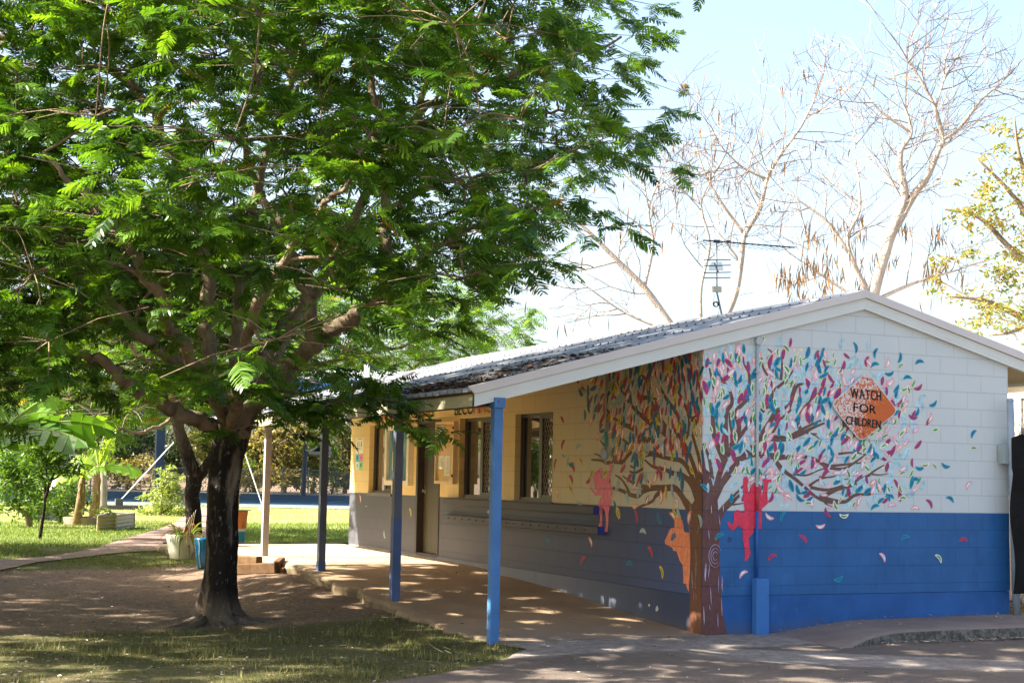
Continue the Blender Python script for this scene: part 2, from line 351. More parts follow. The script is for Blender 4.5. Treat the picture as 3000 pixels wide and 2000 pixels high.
def mural_mat(axis):
    m = NT('mural_paint_' + ('end' if axis == 'x' else 'side')); fac, bc, _ = joints(m, axis); p = m.pos()
    a = m.n('ShaderNodeAttribute', attribute_name='Col').outputs['Color']
    f = m.rng(m.noise(26, 5, m.scale(p, (1, 1, .6)), .7), .3, .7, .70, 1.18); a = m.mix(1., a, m.comb(f, f, f), 'MULTIPLY')
    c = m.mix(m.math('MULTIPLY', fac, .38), a, m.mix(1., a, (.4, .38, .36), 'MULTIPLY'))
    m.bsdf(c, .5, .35, m.bump(m.math('MULTIPLY', fac, -1.), .8, .006)); return m.m
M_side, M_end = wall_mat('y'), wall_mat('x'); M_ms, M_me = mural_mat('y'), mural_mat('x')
M_barge = simple('barge_white', (.64, .67, .63), .5, .35, .05, 2, .05); M_flash = simple('flashing_pale', (.60, .56, .53), .45, .4, .05, 2, .05)
M_brown = simple('frame_brown', (.045, .032, .025), .5, .4, .15, 8); M_alu = simple('window_alu_bronze', (.055, .048, .042), .4, .5, .12, 8)
M_olive = simple('door_olive', (.075, .062, .032), .5, .35, .1, 3); M_cream = simple('trim_cream', (.70, .55, .30), .6, .3, .08, 4)
M_screen = simple('security_mesh', (.26, .20, .14), .5, .5, .1); M_blue = simple('post_blue', (.055, .17, .40), .5, .4, .22, 3, .1, 30, dirt=.25)
M_postd = simple('post_shaded_blue', (.105, .115, .165), .5, .4, .2, 3, .1, 30); M_postb = simple('post_faded_grey', (.36, .32, .30), .5, .4, .15, 3)  # second and third posts: verandah shade put into a darker, greyer blue
M_fascia = simple('fascia_olive_cream', (.47, .44, .29), .6, .3, .06, 2, .1); M_dark = simple('beam_dark', (.06, .05, .05), .6, .3)
M_soffit = simple('soffit_cream', (.60, .50, .32), .8, .2, .05, 2)
def glass_mat():
    m = NT('window_glass'); d = m.n('ShaderNodeBsdfPrincipled'); d.inputs['Base Color'].default_value = (.05, .047, .04, 1); d.inputs['Roughness'].default_value = .03; d.inputs['Specular IOR Level'].default_value = .9
    g = m.n('ShaderNodeBsdfGlossy'); g.inputs['Color'].default_value = (.9, .92, .9, 1); g.inputs['Roughness'].default_value = .012
    m.set(g.inputs['Normal'], m.bump(m.noise(3, 2, m.pos()), .06, .02))
    mx = m.n('ShaderNodeMixShader'); mx.inputs[0].default_value = .27; m.t.links.new(d.outputs[0], mx.inputs[1]); m.t.links.new(g.outputs[0], mx.inputs[2]); m.t.links.new(mx.outputs[0], m.out.inputs[0]); return m.m
M_glass = glass_mat()
def roof_mat():
    m = NT('roof_sheet'); p = m.pos(); n = m.noise(1.2, 5, p); n2 = m.noise(9, 5, m.scale(p, (.3, 1, 1)))
    c = m.mix(m.rng(n, .35, .65), (.33, .345, .375), (.42, .42, .43)); c = m.mix(m.rng(n2, .55, .75, 0, .6), c, (.22, .19, .16)); m.bsdf(c, .7, .25); return m.m
M_roof = roof_mat()
# walls
openings = [(3.645, 4.82, .91, 2.07), (5.61, 6.80, .91, 2.07), (9.73, 10.89, .91, 2.07), (7.60, 8.51, 0., 2.06)]
def side_wall():
    mb = MB(); ysl = sorted({0., LB, *[o[0] for o in openings], *[o[1] for o in openings]}); zsl = [0., .91, 2.06, 2.07, 2.74]
    for y0, y1 in zip(ysl, ysl[1:]):
        for z0, z1 in zip(zsl, zsl[1:]):
            yc, zc_ = (y0+y1)/2, (z0+z1)/2
            if any(o[0] < yc < o[1] and o[2] < zc_ < o[3] for o in openings): continue
            mb.add([(0, y0, z0), (0, y1, z0), (0, y1, z1), (0, y0, z1)], [(3, 2, 1, 0)])
    for a, b, z0, z1 in openings:
        for q in ([(0, a, z0), (.19, a, z0), (.19, a, z1), (0, a, z1)], [(0, b, z0), (0, b, z1), (.19, b, z1), (.19, b, z0)], [(0, a, z1), (.19, a, z1), (.19, b, z1), (0, b, z1)], [(0, a, z0), (0, b, z0), (.19, b, z0), (.19, a, z0)]): mb.add(q, [(0, 1, 2, 3)])
    return mb
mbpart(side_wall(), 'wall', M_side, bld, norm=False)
mb = MB(); xs2 = [0, AX, WB]; mb.poly([(0, 0, 0), (WB, 0, 0), (WB, 0, rz(WB)-.13), (AX, 0, AZ-.13), (0, 0, rz(0)-.09)])
mb.add([(WB, 0, 0), (WB, LB, 0), (WB, LB, rz(WB)-.1), (WB, 0, rz(WB)-.13)], [(0, 1, 2, 3)])
mb.poly([(0, LB, 0), (WB, LB, 0), (WB, LB, rz(WB)-.13), (AX, LB, AZ-.13), (0, LB, rz(0)-.09)])
mbpart(mb, 'wall', M_end, bld, norm=False)
def plinth_mat():
    m = NT('plinth_paint'); p = m.pos(); x, y, z = m.sep(p); n = m.noise(1.7, 6, p, .65); n2 = m.noise(6, 6, m.scale(p, (1, 1, .35)), .7)
    blue = m.mix(m.rng(n, .35, .65), (.016, .08, .25), (.023, .112, .335)); blue = m.mix(m.rng(n2, .58, .75, 0, .45), blue, (.05, .19, .48)); blue = m.mix(m.rng(n2, .3, .42, .4, 0), blue, (.02, .06, .17))
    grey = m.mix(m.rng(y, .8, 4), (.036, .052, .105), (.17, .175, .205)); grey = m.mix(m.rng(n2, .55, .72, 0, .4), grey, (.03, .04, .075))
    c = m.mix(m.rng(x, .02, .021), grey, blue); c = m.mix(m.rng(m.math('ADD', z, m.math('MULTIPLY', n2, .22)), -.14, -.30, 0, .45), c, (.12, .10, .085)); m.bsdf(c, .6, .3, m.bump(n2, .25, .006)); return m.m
mb = MB(); mb.box((.005, .005, -.7), (WB-.005, LB-.005, -.004)); mbpart(mb, 'plinth', plinth_mat(), bld)
# roof
def roof_side(x0, x1):
    mb = MB(); prof = []; y = -.035
    while y < LB+.11:
        prof += [(y, 0), (y+.125, 0), (y+.14, .028), (y+.185, .028)]; y += .2
    n = len(prof); xs_ = np.linspace(x0, x1, 3); vs = []
    for x in xs_:
        for yy_, h in prof: vs.append((x, yy_, rz(x)-.045+h))
    for x in xs_:
        for yy_, h in prof: vs.append((x, yy_, rz(x)-.052+h))
    fs = [(i*n+k, i*n+k+1, (i+1)*n+k+1, (i+1)*n+k) for i in range(2) for k in range(n-1)]
    fs += [tuple(i+3*n for i in f[::-1]) for f in fs] + [(k, k+1, k+1+3*n, k+3*n) for k in range(n-1)]
    mb.add(vs, fs); return mb
XE = -2.735
roof = mbpart(roof_side(XE, AX), 'roof', M_roof, bld)
mbpart(roof_side(5.0, AX), 'roof', M_roof, bld)
mb = MB()
for y0, y1 in ((-.05, LB+.12),):
    mb.prism([(AX-.13, y0, rz(AX-.13)-.008), (AX, y0, AZ+.012), (AX+.13, y0, rz(AX+.13)-.008), (AX+.13, y0, rz(AX+.13)-.014), (AX, y0, AZ+.004), (AX-.13, y0, rz(AX-.13)-.014)], (0, y1-y0, 0))
mbpart(mb, 'ridge_cap', M_flash, bld)
mb = MB()
for x in (-2.4, -1.5, -.6, .3, 1.2, 1.9):
    k = 0
    while -.035+.1625+k*.2 < LB:
        y = -.035+.1625+k*.2 + random.uniform(-.006, .006); z = rz(x)-.017
        if random.random() < .9: mb.lathe([(.024, 0), (.022, .005), (.010, .009), (.009, .022), (0, .024)], (x, y, z), 6)
        k += 1
tag(mbpart(mb, 'roof_screws', simple('screw_grey', (.09, .10, .12), .5, .5), bld), kind='stuff')
# barge boards at both gable ends
for ya, s in ((0., -1), (LB, 1)):
    for xa, xb in ((-2.74, AX), (AX, 5.02)):
        e = .05 if xa < 0 else 0; lo = -2.672 if xa < 0 else xa; hi = xb if xb == AX else 4.96
        mb = MB(); y0 = ya+s*.035; d = s*.045
        mb.prism([(xa, y0, rz(xa)+.004), (xb, y0, rz(xb)+.004), (xb if xb == AX else 4.97, y0, rz(xb if xb == AX else 4.97)-.085), (xa+(.07 if e else 0), y0, rz(xa+(.07 if e else 0))-.085)], (0, d, 0))
        f = mbpart(mb, 'barge_flashing', M_flash, bld)
        mb = MB(); y0 = ya+s*.004; zs3 = [-.089, -.118, -.121, -.148, -.151, -.178, -.181, -.212]
        for q in range(4):
            mb.prism([(lo, y0, rz(lo)+zs3[2*q]), (hi, y0, rz(hi)+zs3[2*q]), (hi, y0, rz(hi)+zs3[2*q+1]), (lo, y0, rz(lo)+zs3[2*q+1])], (0, s*(.05 if q < 3 else .048), 0))
        mb.prism([(lo, y0, rz(lo)-.092), (hi, y0, rz(hi)-.092), (hi, y0, rz(hi)-.208), (lo, y0, rz(lo)-.208)], (0, s*.046, 0))
        mbpart(mb, 'barge_board', M_barge, bld)
# fascia, soffit, beam, posts
mb = MB(); mb.box((-2.672, .0, 1.905), (-2.648, LB-.0, 1.962)); mb.box((-2.670, .0, 1.963), (-2.648, LB, 2.024)); mbpart(mb, 'fascia', M_fascia, bld)
mb = MB(); mb.box((-2.646, .0, 1.93), (-2.60, LB, 2.07)); mbpart(mb, 'fascia_backing', simple('timber_brown', (.22, .15, .07), .8, .2, .2, 10), bld)
mb = MB(); mb.prism([(-2.60, 0, rz(-2.60)-.115), (-.002, 0, rz(0)-.115), (-.002, 0, rz(0)-.10), (-2.60, 0, rz(-2.60)-.10)], (0, LB, 0))
mb.prism([(WB+.002, 0, rz(WB)-.16), (4.95, 0, rz(4.95)-.16), (4.95, 0, rz(4.95)-.15), (WB+.002, 0, rz(WB)-.15)], (0, LB, 0)); mbpart(mb, 'soffit', M_soffit, bld)
mb = MB(); mb.box((4.95, 0, rz(4.95)-.2), (4.975, LB, rz(4.95)-.06)); mbpart(mb, 'fascia', M_barge, bld)
mb = MB(); mb.box((-2.45, .02, 1.925), (-2.36, LB-.02, 2.03)); mbpart(mb, 'verandah_beam', M_dark, bld)
for y in (.02, 2.83, 5.74, 8.63, 11.8):
    mb = MB(); mb.prism([(-2.59, y, 2.0), (-2.3, y, 2.031), (-.01, y, rz(0)-.2), (-.01, y, rz(0)-.118), (-2.59, y, rz(-2.59)-.118)], (0, .05, 0)); mbpart(mb, 'rafter', M_dark, bld)
for i, (y, mt) in enumerate(((0., M_blue), (2.855, M_postd), (5.76, M_postd), (8.65, M_postb))):
    z0 = float(slz(y)); mb = MB(); a = .048
    mb.box((-2.4-a, y-a, z0-.1), (-2.4+a, y+a, 1.924))
    o = mbpart(mb, 'verandah_post', mt, bld)
    bv = o.modifiers.new('b', 'BEVEL'); bv.width = .006; bv.segments = 2
    if i in (1, 2):
        mb = MB(); mb.box((-2.4-a-.002, y-a-.002, z0+.0), (-2.4+a+.002, y+a+.002, z0+(.95 if i == 1 else .12))); w = mb.build('post_lower_paint', simple('post_deep_blue', (.06, .10, .23), .5, .4, .35, 2), o)
    if i == 0:
        mb = MB(); mb.box((-2.46, -.075, 1.90), (-2.34, .07, 2.0)); mb.build('post_bracket', M_blue, o)
        mb = MB(); mb.lathe([(.008, 0), (.006, .006), (0, .007)], (0, 0, 0), 8); bo = mb.build('bolt', M_dark, o); bo.matrix_world = Matrix.Translation((-2.42, -.075, 1.96)) @ Matrix.Rotation(R(90), 4, 'X')
# windows
def window(y0, y1, z0, z1, flip=False):
    w = MB(); f = .035; X0, X1 = .085, .15
    w.box((X0, y0, z0), (X1, y0+f, z1)); w.box((X0, y1-f, z0), (X1, y1, z1)); w.box((X0, y0+f, z1-f*1.3), (X1, y1-f, z1)); w.box((X0-.02, y0+f, z0), (X1, y1-f, z0+f*1.2))
    ym = y0 + (y1-y0)*.44; w.box((X0-.012, ym-.045, z0+f*1.2), (X1, ym+.045, z1-f*1.3))
    w.box((X0-.008, y0+f, z0+f*1.2), (X0+.02, y0+f+.03, z1-f*1.3)); w.box((X0-.008, y0+f+.03, z1-f*1.3-.035), (X0+.02, ym-.045, z1-f*1.3)); w.box((X0-.008, y0+f+.03, z0+f*1.2), (X0+.02, ym-.045, z0+f*1.2+.04))
    w.box((X0+.01, ym+.045, z0+f*1.2), (X0+.03, ym+.075, z1-f*1.3)); w.box((X0+.01, y1-f-.03, z0+f*1.2), (X0+.03, y1-f, z1-f*1.3))
    o = mbpart(w, 'window', M_alu, bld)
    g = MB(); g.box((.125, y0+f, z0+f), (.13, y1-f, z1-f)); g.build('pane', M_glass, o)
    s = MB(); a0, a1, b0, b1 = y0+f+.03, ym-.045, z0+f*1.2+.04, z1-f*1.3-.035; hw, hh = .036, .062
    def clip(sg):
        k = -60
        while k < 60:
            # line: (y-a0)/hw*hh*sg + b0 + k*2*hh
            pts = []
            for yv in (a0, a1):
                pts.append((yv, b0 + k*2*hh + sg*(yv-a0)/hw*hh))
            (ya, za), (yb, zb) = pts
            t0, t1 = 0., 1.; dz = zb-za
            lo_, hi_ = sorted(((b0-za)/dz, (b1-za)/dz)); t0, t1 = max(t0, lo_), min(t1, hi_)
            if t1-t0 > .01:
                s.bar((.092, ya+(yb-ya)*t0, za+dz*t0), (.092, ya+(yb-ya)*t1, za+dz*t1), .010, .004, 0, (1, 0, 0))
            k += 1
    clip(1); clip(-1); s.build('security_screen', M_screen, o)
    l = MB(); l.box((-.025, y0-.03, z0-.05), (.084, y1+.03, z0-.002)); l.build('sill', simple('sill_grey', (.16, .15, .16), .6), o)
    return o
for o_ in openings[:3]: window(*o_)
# door
y0, y1, z0, z1 = openings[3]; zb = .0
mb = MB(); mb.box((-.012, y0-.045, .012), (.15, y0+.03, z1+.02)); mb.box((-.012, y1-.03, .012), (.15, y1+.045, z1+.02)); mb.box((-.012, y0+.03, z1-.03), (.15, y1-.03, z1+.02)); mb.box((.0, y0+.03, -.02), (.15, y1-.03, .018)); 
fr = mbpart(mb, 'door_frame', M_brown, bld)
mb = MB(); mb.box((.10, y0+.03, .02), (.14, y1-.03, z1-.03)); dr = mbpart(mb, 'door', M_olive, bld)
mb = MB(); mb.box((.092, y0+.12, 1.02), (.0995, y1-.12, 1.86)); mb.build('door_panel', M_brown, dr)
mb = MB(); mb.box((.088, y0+.10, 1.0), (.0995, y1-.10, 1.019)); mb.box((.088, y0+.10, 1.861), (.0995, y1-.10, 1.885)); mb.box((.088, y1-.119, 1.02), (.0995, y1-.10, 1.86)); mb.box((.088, y0+.1, 1.02), (.0995, y0+.119, 1.86)); mb.build('door_moulding', M_olive, dr)
mb = MB(); mb.tube([(.10, y1-.1, .98), (.06, y1-.1, .98), (.05, y1-.1, .98)], [.02, .02, .028], 10); mb.box((.093, y1-.125, .93), (.0995, y1-.075, 1.08)); mb.build('door_handle', simple('chrome', (.6, .6, .6), .3, .5, metal=.8), dr)
# timber rails for bags under the windows
for za, zb_, x_, ye in ((.79, .885, -.085, 2.33), (.55, .645, -.10, 2.19)):
    mb = MB(); mb.box((x_, ye, za), (-.002, 7.2, zb_)); o = mbpart(mb, 'bag_rail', simple('rail_grey_paint', (.085, .082, .095), .6, .3, .12, 4), bld); bv = o.modifiers.new('b', 'BEVEL'); bv.width = .005
    mb = MB(); mb.box((x_+.002, ye-.004, za+.002), (-.004, ye-.0005, zb_-.002)); mb.build('rail_end', simple('rail_end_blue', (.03, .06, .25), .5), o)
    if za < .6:
        yv = 2.5
        while yv < 7.1: mb = MB(); mb.box((x_-.012, yv, .59), (x_-.0005, yv+.005, .61)); mb.build('coat_hook', M_alu, o); yv += .26
# conduit on the gable, cover box, conduit on the side wall with a small lamp
M_cond = simple('conduit_white', (.42, .45, .45), .5, .4); 
mb = MB(); mb.tube([(.68, -.022, .18), (.68, -.022, 2.70)], .017, 12); cd = mbpart(mb, 'conduit', None or M_cond, bld, smooth=True)
for zc_ in (1.75, 2.4):
    mb = MB(); mb.box((.655, -.04, zc_-.012), (.705, -.002, zc_+.012)); mb.build('pipe_clip', M_cond, cd)
mb = MB(); mb.tube([(.68, -.021, .185), (.68, -.021, .9)], .0185, 12); mb.build('conduit_blue_paint', simple('conduit_blue', (.02, .10, .36), .5), cd, smooth=True)
mb = MB(); mb.tube([(.68, -.021, .901), (.68, -.021, 1.16)], .0185, 12); mb.build('conduit_red_paint', simple('conduit_red', (.45, .04, .06), .5), cd, smooth=True)
mb = MB(); mb.tube([(.69, -.002, 2.74), (.69, -.05, 2.74)], .045, 16); mb.build('junction_box', M_cond, cd)
mb = MB(); mb.box((.63, -.10, -.5), (.79, -.002, .18)); o = mbpart(mb, 'cable_cover', simple('cover_blue', (.045, .17, .45), .55, .3, .12, 3), bld); bv = o.modifiers.new('b', 'BEVEL'); bv.width = .006
mb = MB(); mb.tube([(-.022, 2.16, 1.56), (-.022, 2.16, 2.62)], .014, 10); cd2 = mbpart(mb, 'conduit', simple('conduit_khaki', (.34, .30, .20), .5), bld, smooth=True)
mb = MB(); mb.tube([(-.021, 2.16, 1.60), (-.021, 2.16, 1.78)], .016, 10); mb.build('conduit_green_paint', simple('conduit_green', (.06, .33, .27), .5), cd2, smooth=True)
mb = MB(); mb.lathe([(0, -.055), (.028, -.05), (.04, -.02), (.036, .02), (.018, .05), (.015, .06)], (-.03, 2.16, 1.50), 14); mb.build('bulkhead_lamp', M_cond, cd2, smooth=True)
mb = MB(); mb.lathe([(.045, -.1), (.045, .30), (.05, .30), (.05, .34), (.03, .36), (0, .36)], (-.15, 10.7, rz(-.15)-.02), 14); mbpart(mb, 'vent_pipe', simple('pvc_white', (.8, .8, .78), .5), bld, smooth=False)
# --- writing helper
def text_polys(ch):
    cu = bpy.data.curves.new('t', 'FONT'); cu.body = ch; ob = bpy.data.objects.new('t', cu); COL.objects.link(ob)
    bpy.context.view_layer.update(); me = bpy.data.meshes.new_from_object(ob)
    vs = [tuple(v.co) for v in me.vertices]; fs = [tuple(p.vertices) for p in me.polygons]
    bpy.data.objects.remove(ob); bpy.data.curves.remove(cu); bpy.data.meshes.remove(me); return vs, fs
def write(mb, s, org, ex, ez, cols, nrm=(0, 0, 0), gap=.12, bold=.0, fit=True):
    # letters of s laid from org along ex (full line length) and up along ez (letter height)
    org, ex, ez, nrm = map(lambda a: np.array(a, float), (org, ex, ez, nrm)); items = []; x = 0
    for ch in s:
        if ch == ' ': x += .45; continue
        vs, fs = text_polys(ch); xs_ = [v[0] for v in vs]; x0, x1 = min(xs_), max(xs_); items.append((vs, fs, x-x0)); x += x1-x0+gap
    tot = x-gap; H = .70
    for k, (vs, fs, dx) in enumerate(items):
        for r_ in ([0] if not bold else [-bold, 0, bold]):
            mb.add([org + ex*((v[0]+dx)/tot + r_) + ez*(v[1]/H) + nrm*(1+.02*k+.3*abs(r_)/(bold or 1)) for v in vs], fs, 0, cols[k % len(cols)])
# ------------------------------------------------------------------ mural (paint laid on the two walls)
def sc_(rgb, k=1.15): return tuple(min(.85, v*k) for v in c3(rgb))
C5 = cr(1900, 950, 600/2352); C7 = cr(1900, 1350, 600/1568); C8 = cr(2400, 1350, 600/1568); G8 = cr(2050, 1200, 500/1280); R6 = cr(1600, 950, 500/2240); R7 = cr(1600, 1250, 500/2240); C6 = cr(2400, 850, 600/2352)
BRP = {'x': [], 'y': []}; MBs = {'x': MB(), 'y': MB()}; lev = {'x': 0, 'y': 0}
def w2(ax, px):      # picture measurement -> metres on the wall (u, z)
    if ax == 'x': q = ony(*px, -.004); return float(q[0]), float(q[2])
    q = onx(*px, -.004); return float(q[1]), float(q[2])
def put(ax, pts, fs, col, base):
    lev[ax] += 1; off = -(.0012 + base*.0007 + (lev[ax] % 150)*.0000042)
    if ax == 'x': MBs[ax].add([(u, off, z) for u, z in pts], fs, 0, col)
    else: MBs[ax].add([(off, u, z) for u, z in pts], fs, 0, col)
def pfill(ax, pts, col, base):
    tr = [tuple(t) for t in tessellate_polygon([[Vector((u, z, 0)) for u, z in pts]])]; put(ax, pts, tr, col, base)
def smooth2(P, n=6):
    P = np.array(P, float)
    if len(P) < 3: return np.array([P[0]*(1-t)+P[-1]*t for t in np.linspace(0, 1, n)])
    Q = np.vstack([2*P[0]-P[1], P, 2*P[-1]-P[-2]]); out = []
    for i in range(1, len(Q)-2):
        for t in np.linspace(0, 1, n, endpoint=False):
            a, b, c, d = Q[i-1], Q[i], Q[i+1], Q[i+2]
            out.append(.5*((2*b)+(-a+c)*t+(2*a-5*b+4*c-d)*t*t+(-a+3*b-3*c+d)*t**3))
    out.append(P[-1]); return np.array(out)
def stroke(ax, P, w0, w1, col, base, taper=True, n=6):
    Q = smooth2(P, n); T = np.gradient(Q, axis=0); T /= np.linalg.norm(T, axis=1)[:, None]+1e-9; N = np.stack([-T[:, 1], T[:, 0]], 1)
    k = len(Q); t = np.linspace(0, 1, k); w = (w0*(1-t)+w1*t)/2
    if not taper: w = w*np.sin(np.pi*np.clip(t*.96+.02, 0, 1))**.6
    pts = np.vstack([Q+N*w[:, None], Q-N*w[:, None]]); put(ax, [tuple(p) for p in pts], [(i, i+1, k+i+1, k+i) for i in range(k-1)], col, base)
def leaf(ax, u, z, ang, L, w, bend, co, ci, base=3):
    jv = np.array([random.uniform(.86, 1.12)]*3)*np.array([random.uniform(.94, 1.06) for _ in range(3)]); co = tuple(np.array(co)*jv); ci = None if ci is None else tuple(np.array(ci)*random.uniform(.85, 1.1))
    t = np.linspace(-.5, .5, 7); ca, sa = math.cos(ang), math.sin(ang); pts = []
    for s in t: pts.append((u + ca*s*L - sa*bend*L*(.25-s*s)*1.6, z + sa*s*L + ca*bend*L*(.25-s*s)*1.6))
    stroke(ax, pts, w, w, co, base, False, 2)
    if ci is not None:
        pi = [(p[0] - sa*w*.10*random.choice((-1, 1)), p[1]) for p in pts[1:-1]]; stroke(ax, pi, w*.45, w*.45, ci, base+.45, False, 2)
BR = sc_((104, 74, 66), 1.1); BRs = sc_((96, 58, 40), 1.3); BRd = sc_((98, 62, 60), 1.1)
# trunk
side_trunk = [C7(*p) for p in ((302, 1300), (312, 1180), (318, 1000), (324, 760), (316, 600), (308, 480), (300, 400), (262, 330), (230, 260), (262, 250), (330, 330), (350, 300), (300, 120), (330, 100), (372, 260), (385, 180), (412, 120))]
P = [w2('y', p) for p in side_trunk] + [(.0, 1.75), (.0, -.44)]; pfill('y', P, BRs, 0)
end_trunk = [C7(*p) for p in ((604, 1328), (585, 1240), (568, 1120), (556, 1000), (550, 860), (546, 700), (545, 560), (556, 450), (590, 385), (650, 330), (720, 250), (700, 245), (620, 310), (560, 340), (545, 380), (540, 420), (530, 300), (580, 190), (640, 110), (590, 90), (520, 240), (505, 250), (505, 120), (440, 60))]
P = [(.0, -.44)] + [w2('x', p) for p in end_trunk] + [(.0, 1.60)]; pfill('x', P, BRd, 0)
# bark lines on the trunk
for ax, col in (('x', (.52, .42, .60)), ('y', (.40, .28, .20))):
    for _ in range(15):
        u = random.uniform(.03, .27 if ax == 'x' else .30); z = random.uniform(-.38, .98); L = random.uniform(.06, .2)
        stroke(ax, [(u, z), (u+random.uniform(-.02, .02), z+L)], .009, .006, col if random.random() < .7 else (.75, .70, .72), 1, False)
for r_ in (.03, .055, .08):
    stroke('x', [(.17+r_*math.cos(a), .42+1.5*r_*math.sin(a)) for a in np.linspace(.4, 5.6, 9)], .009, .006, (.42, .33, .50), 1, False)
# branches on the gable
br = [(G8, ((40, 750), (90, 560), (75, 380), (30, 250)), 30, 14), (G8, ((110, 640), (150, 480), (190, 380), (240, 280), (250, 200), (230, 100), (225, 20)), 36, 14),
 (G8, ((130, 620), (210, 480), (300, 380), (440, 230), (530, 200), (640, 215), (740, 160), (860, 100), (960, 60)), 34, 10), (G8, ((530, 200), (620, 60), (690, 0)), 16, 10),
 (G8, ((260, 380), (440, 330), (580, 360), (720, 345), (860, 370), (960, 430), (1080, 440), (1170, 390), (1250, 330)), 30, 9), (G8, ((560, 370), (640, 460), (720, 520), (800, 590), (870, 650), (960, 690), (1080, 690), (1160, 640), (1280, 635)), 22, 12),
 (G8, ((700, 480), (800, 490), (900, 450), (950, 440)), 12, 6), (G8, ((820, 570), (900, 520), (1020, 495)), 16, 5), (G8, ((830, 580), (960, 600), (1100, 560), (1200, 520), (1280, 490)), 18, 10), (G8, ((570, 400), (600, 450), (630, 495)), 10, 5),
 (G8, ((150, 760), (220, 680), (300, 600), (350, 540)), 20, 8), (G8, ((170, 720), (250, 710), (330, 700)), 14, 6), (G8, ((880, 180), (800, 175), (740, 160)), 8, 6), (G8, ((1040, 330), (1150, 320), (1250, 335)), 14, 6),
 (C8, ((0, 10), (80, 35), (160, 30), (250, 20), (350, 10)), 20, 8), (C8, ((50, 260), (140, 215), (240, 190), (320, 150), (430, 70), (500, 30)), 24, 8), (C8, ((0, 270), (100, 300), (200, 310), (280, 260), (400, 250), (500, 205), (560, 195)), 26, 6), (C8, ((40, 320), (100, 350)), 8, 4), (C8, ((400, 100), (470, 105), (530, 95)), 10, 4), (C8, ((0, 120), (80, 125), (130, 115)), 10, 4), (C8, ((130, 170), (200, 140), (245, 128)), 9, 4),
 (C5, ((870, 1568), (760, 1290), (740, 1000), (760, 800), (700, 500)), 50, 18), (C5, ((900, 1500), (890, 1050), (960, 900), (930, 750), (850, 640), (800, 560)), 46, 16), (C5, ((950, 1400), (1040, 1200), (1010, 1000), (1130, 850), (1160, 600), (1100, 450), (1090, 370)), 50, 14),
 (C5, ((1000, 1350), (1180, 1100), (1220, 950)), 40, 16), (C5, ((1280, 1300), (1380, 1150), (1470, 1000), (1600, 940), (1650, 800), (1680, 680)), 56, 20), (C5, ((1300, 1000), (1410, 860), (1400, 650), (1320, 500), (1300, 380)), 44, 14), (C5, ((1400, 450), (1420, 330), (1370, 280)), 26, 10), (C5, ((1520, 640), (1535, 480), (1530, 340)), 30, 8),
 (C5, ((1600, 1000), (1700, 720), (1800, 680)), 40, 16), (C5, ((1440, 760), (1600, 620), (1680, 490)), 30, 12), (C5, ((1330, 1290), (1560, 1310), (1760, 1250), (1900, 1180), (2080, 1110)), 60, 14), (C5, ((1760, 1230), (1720, 1130), (1760, 1000), (1880, 850), (2000, 760)), 40, 14), (C5, ((1800, 1240), (1900, 1265), (1990, 1330)), 20, 8), (C5, ((1280, 1500), (1500, 1510), (1700, 1550)), 50, 30)]
for f, pts, w0, w1 in br:
    s = math.hypot(f(1, 0)[0]-f(0, 0)[0], 0)/240.; wp = [w2('x', f(*p)) for p in pts]; stroke('x', wp, w0*s*1.3, w1*s*1.25, BR, .8); q_ = smooth2(wp, 8); BRP['x'].append(np.concatenate([q_, np.linspace(w0*s*.65, w1*s*.62, len(q_))[:, None]], 1))
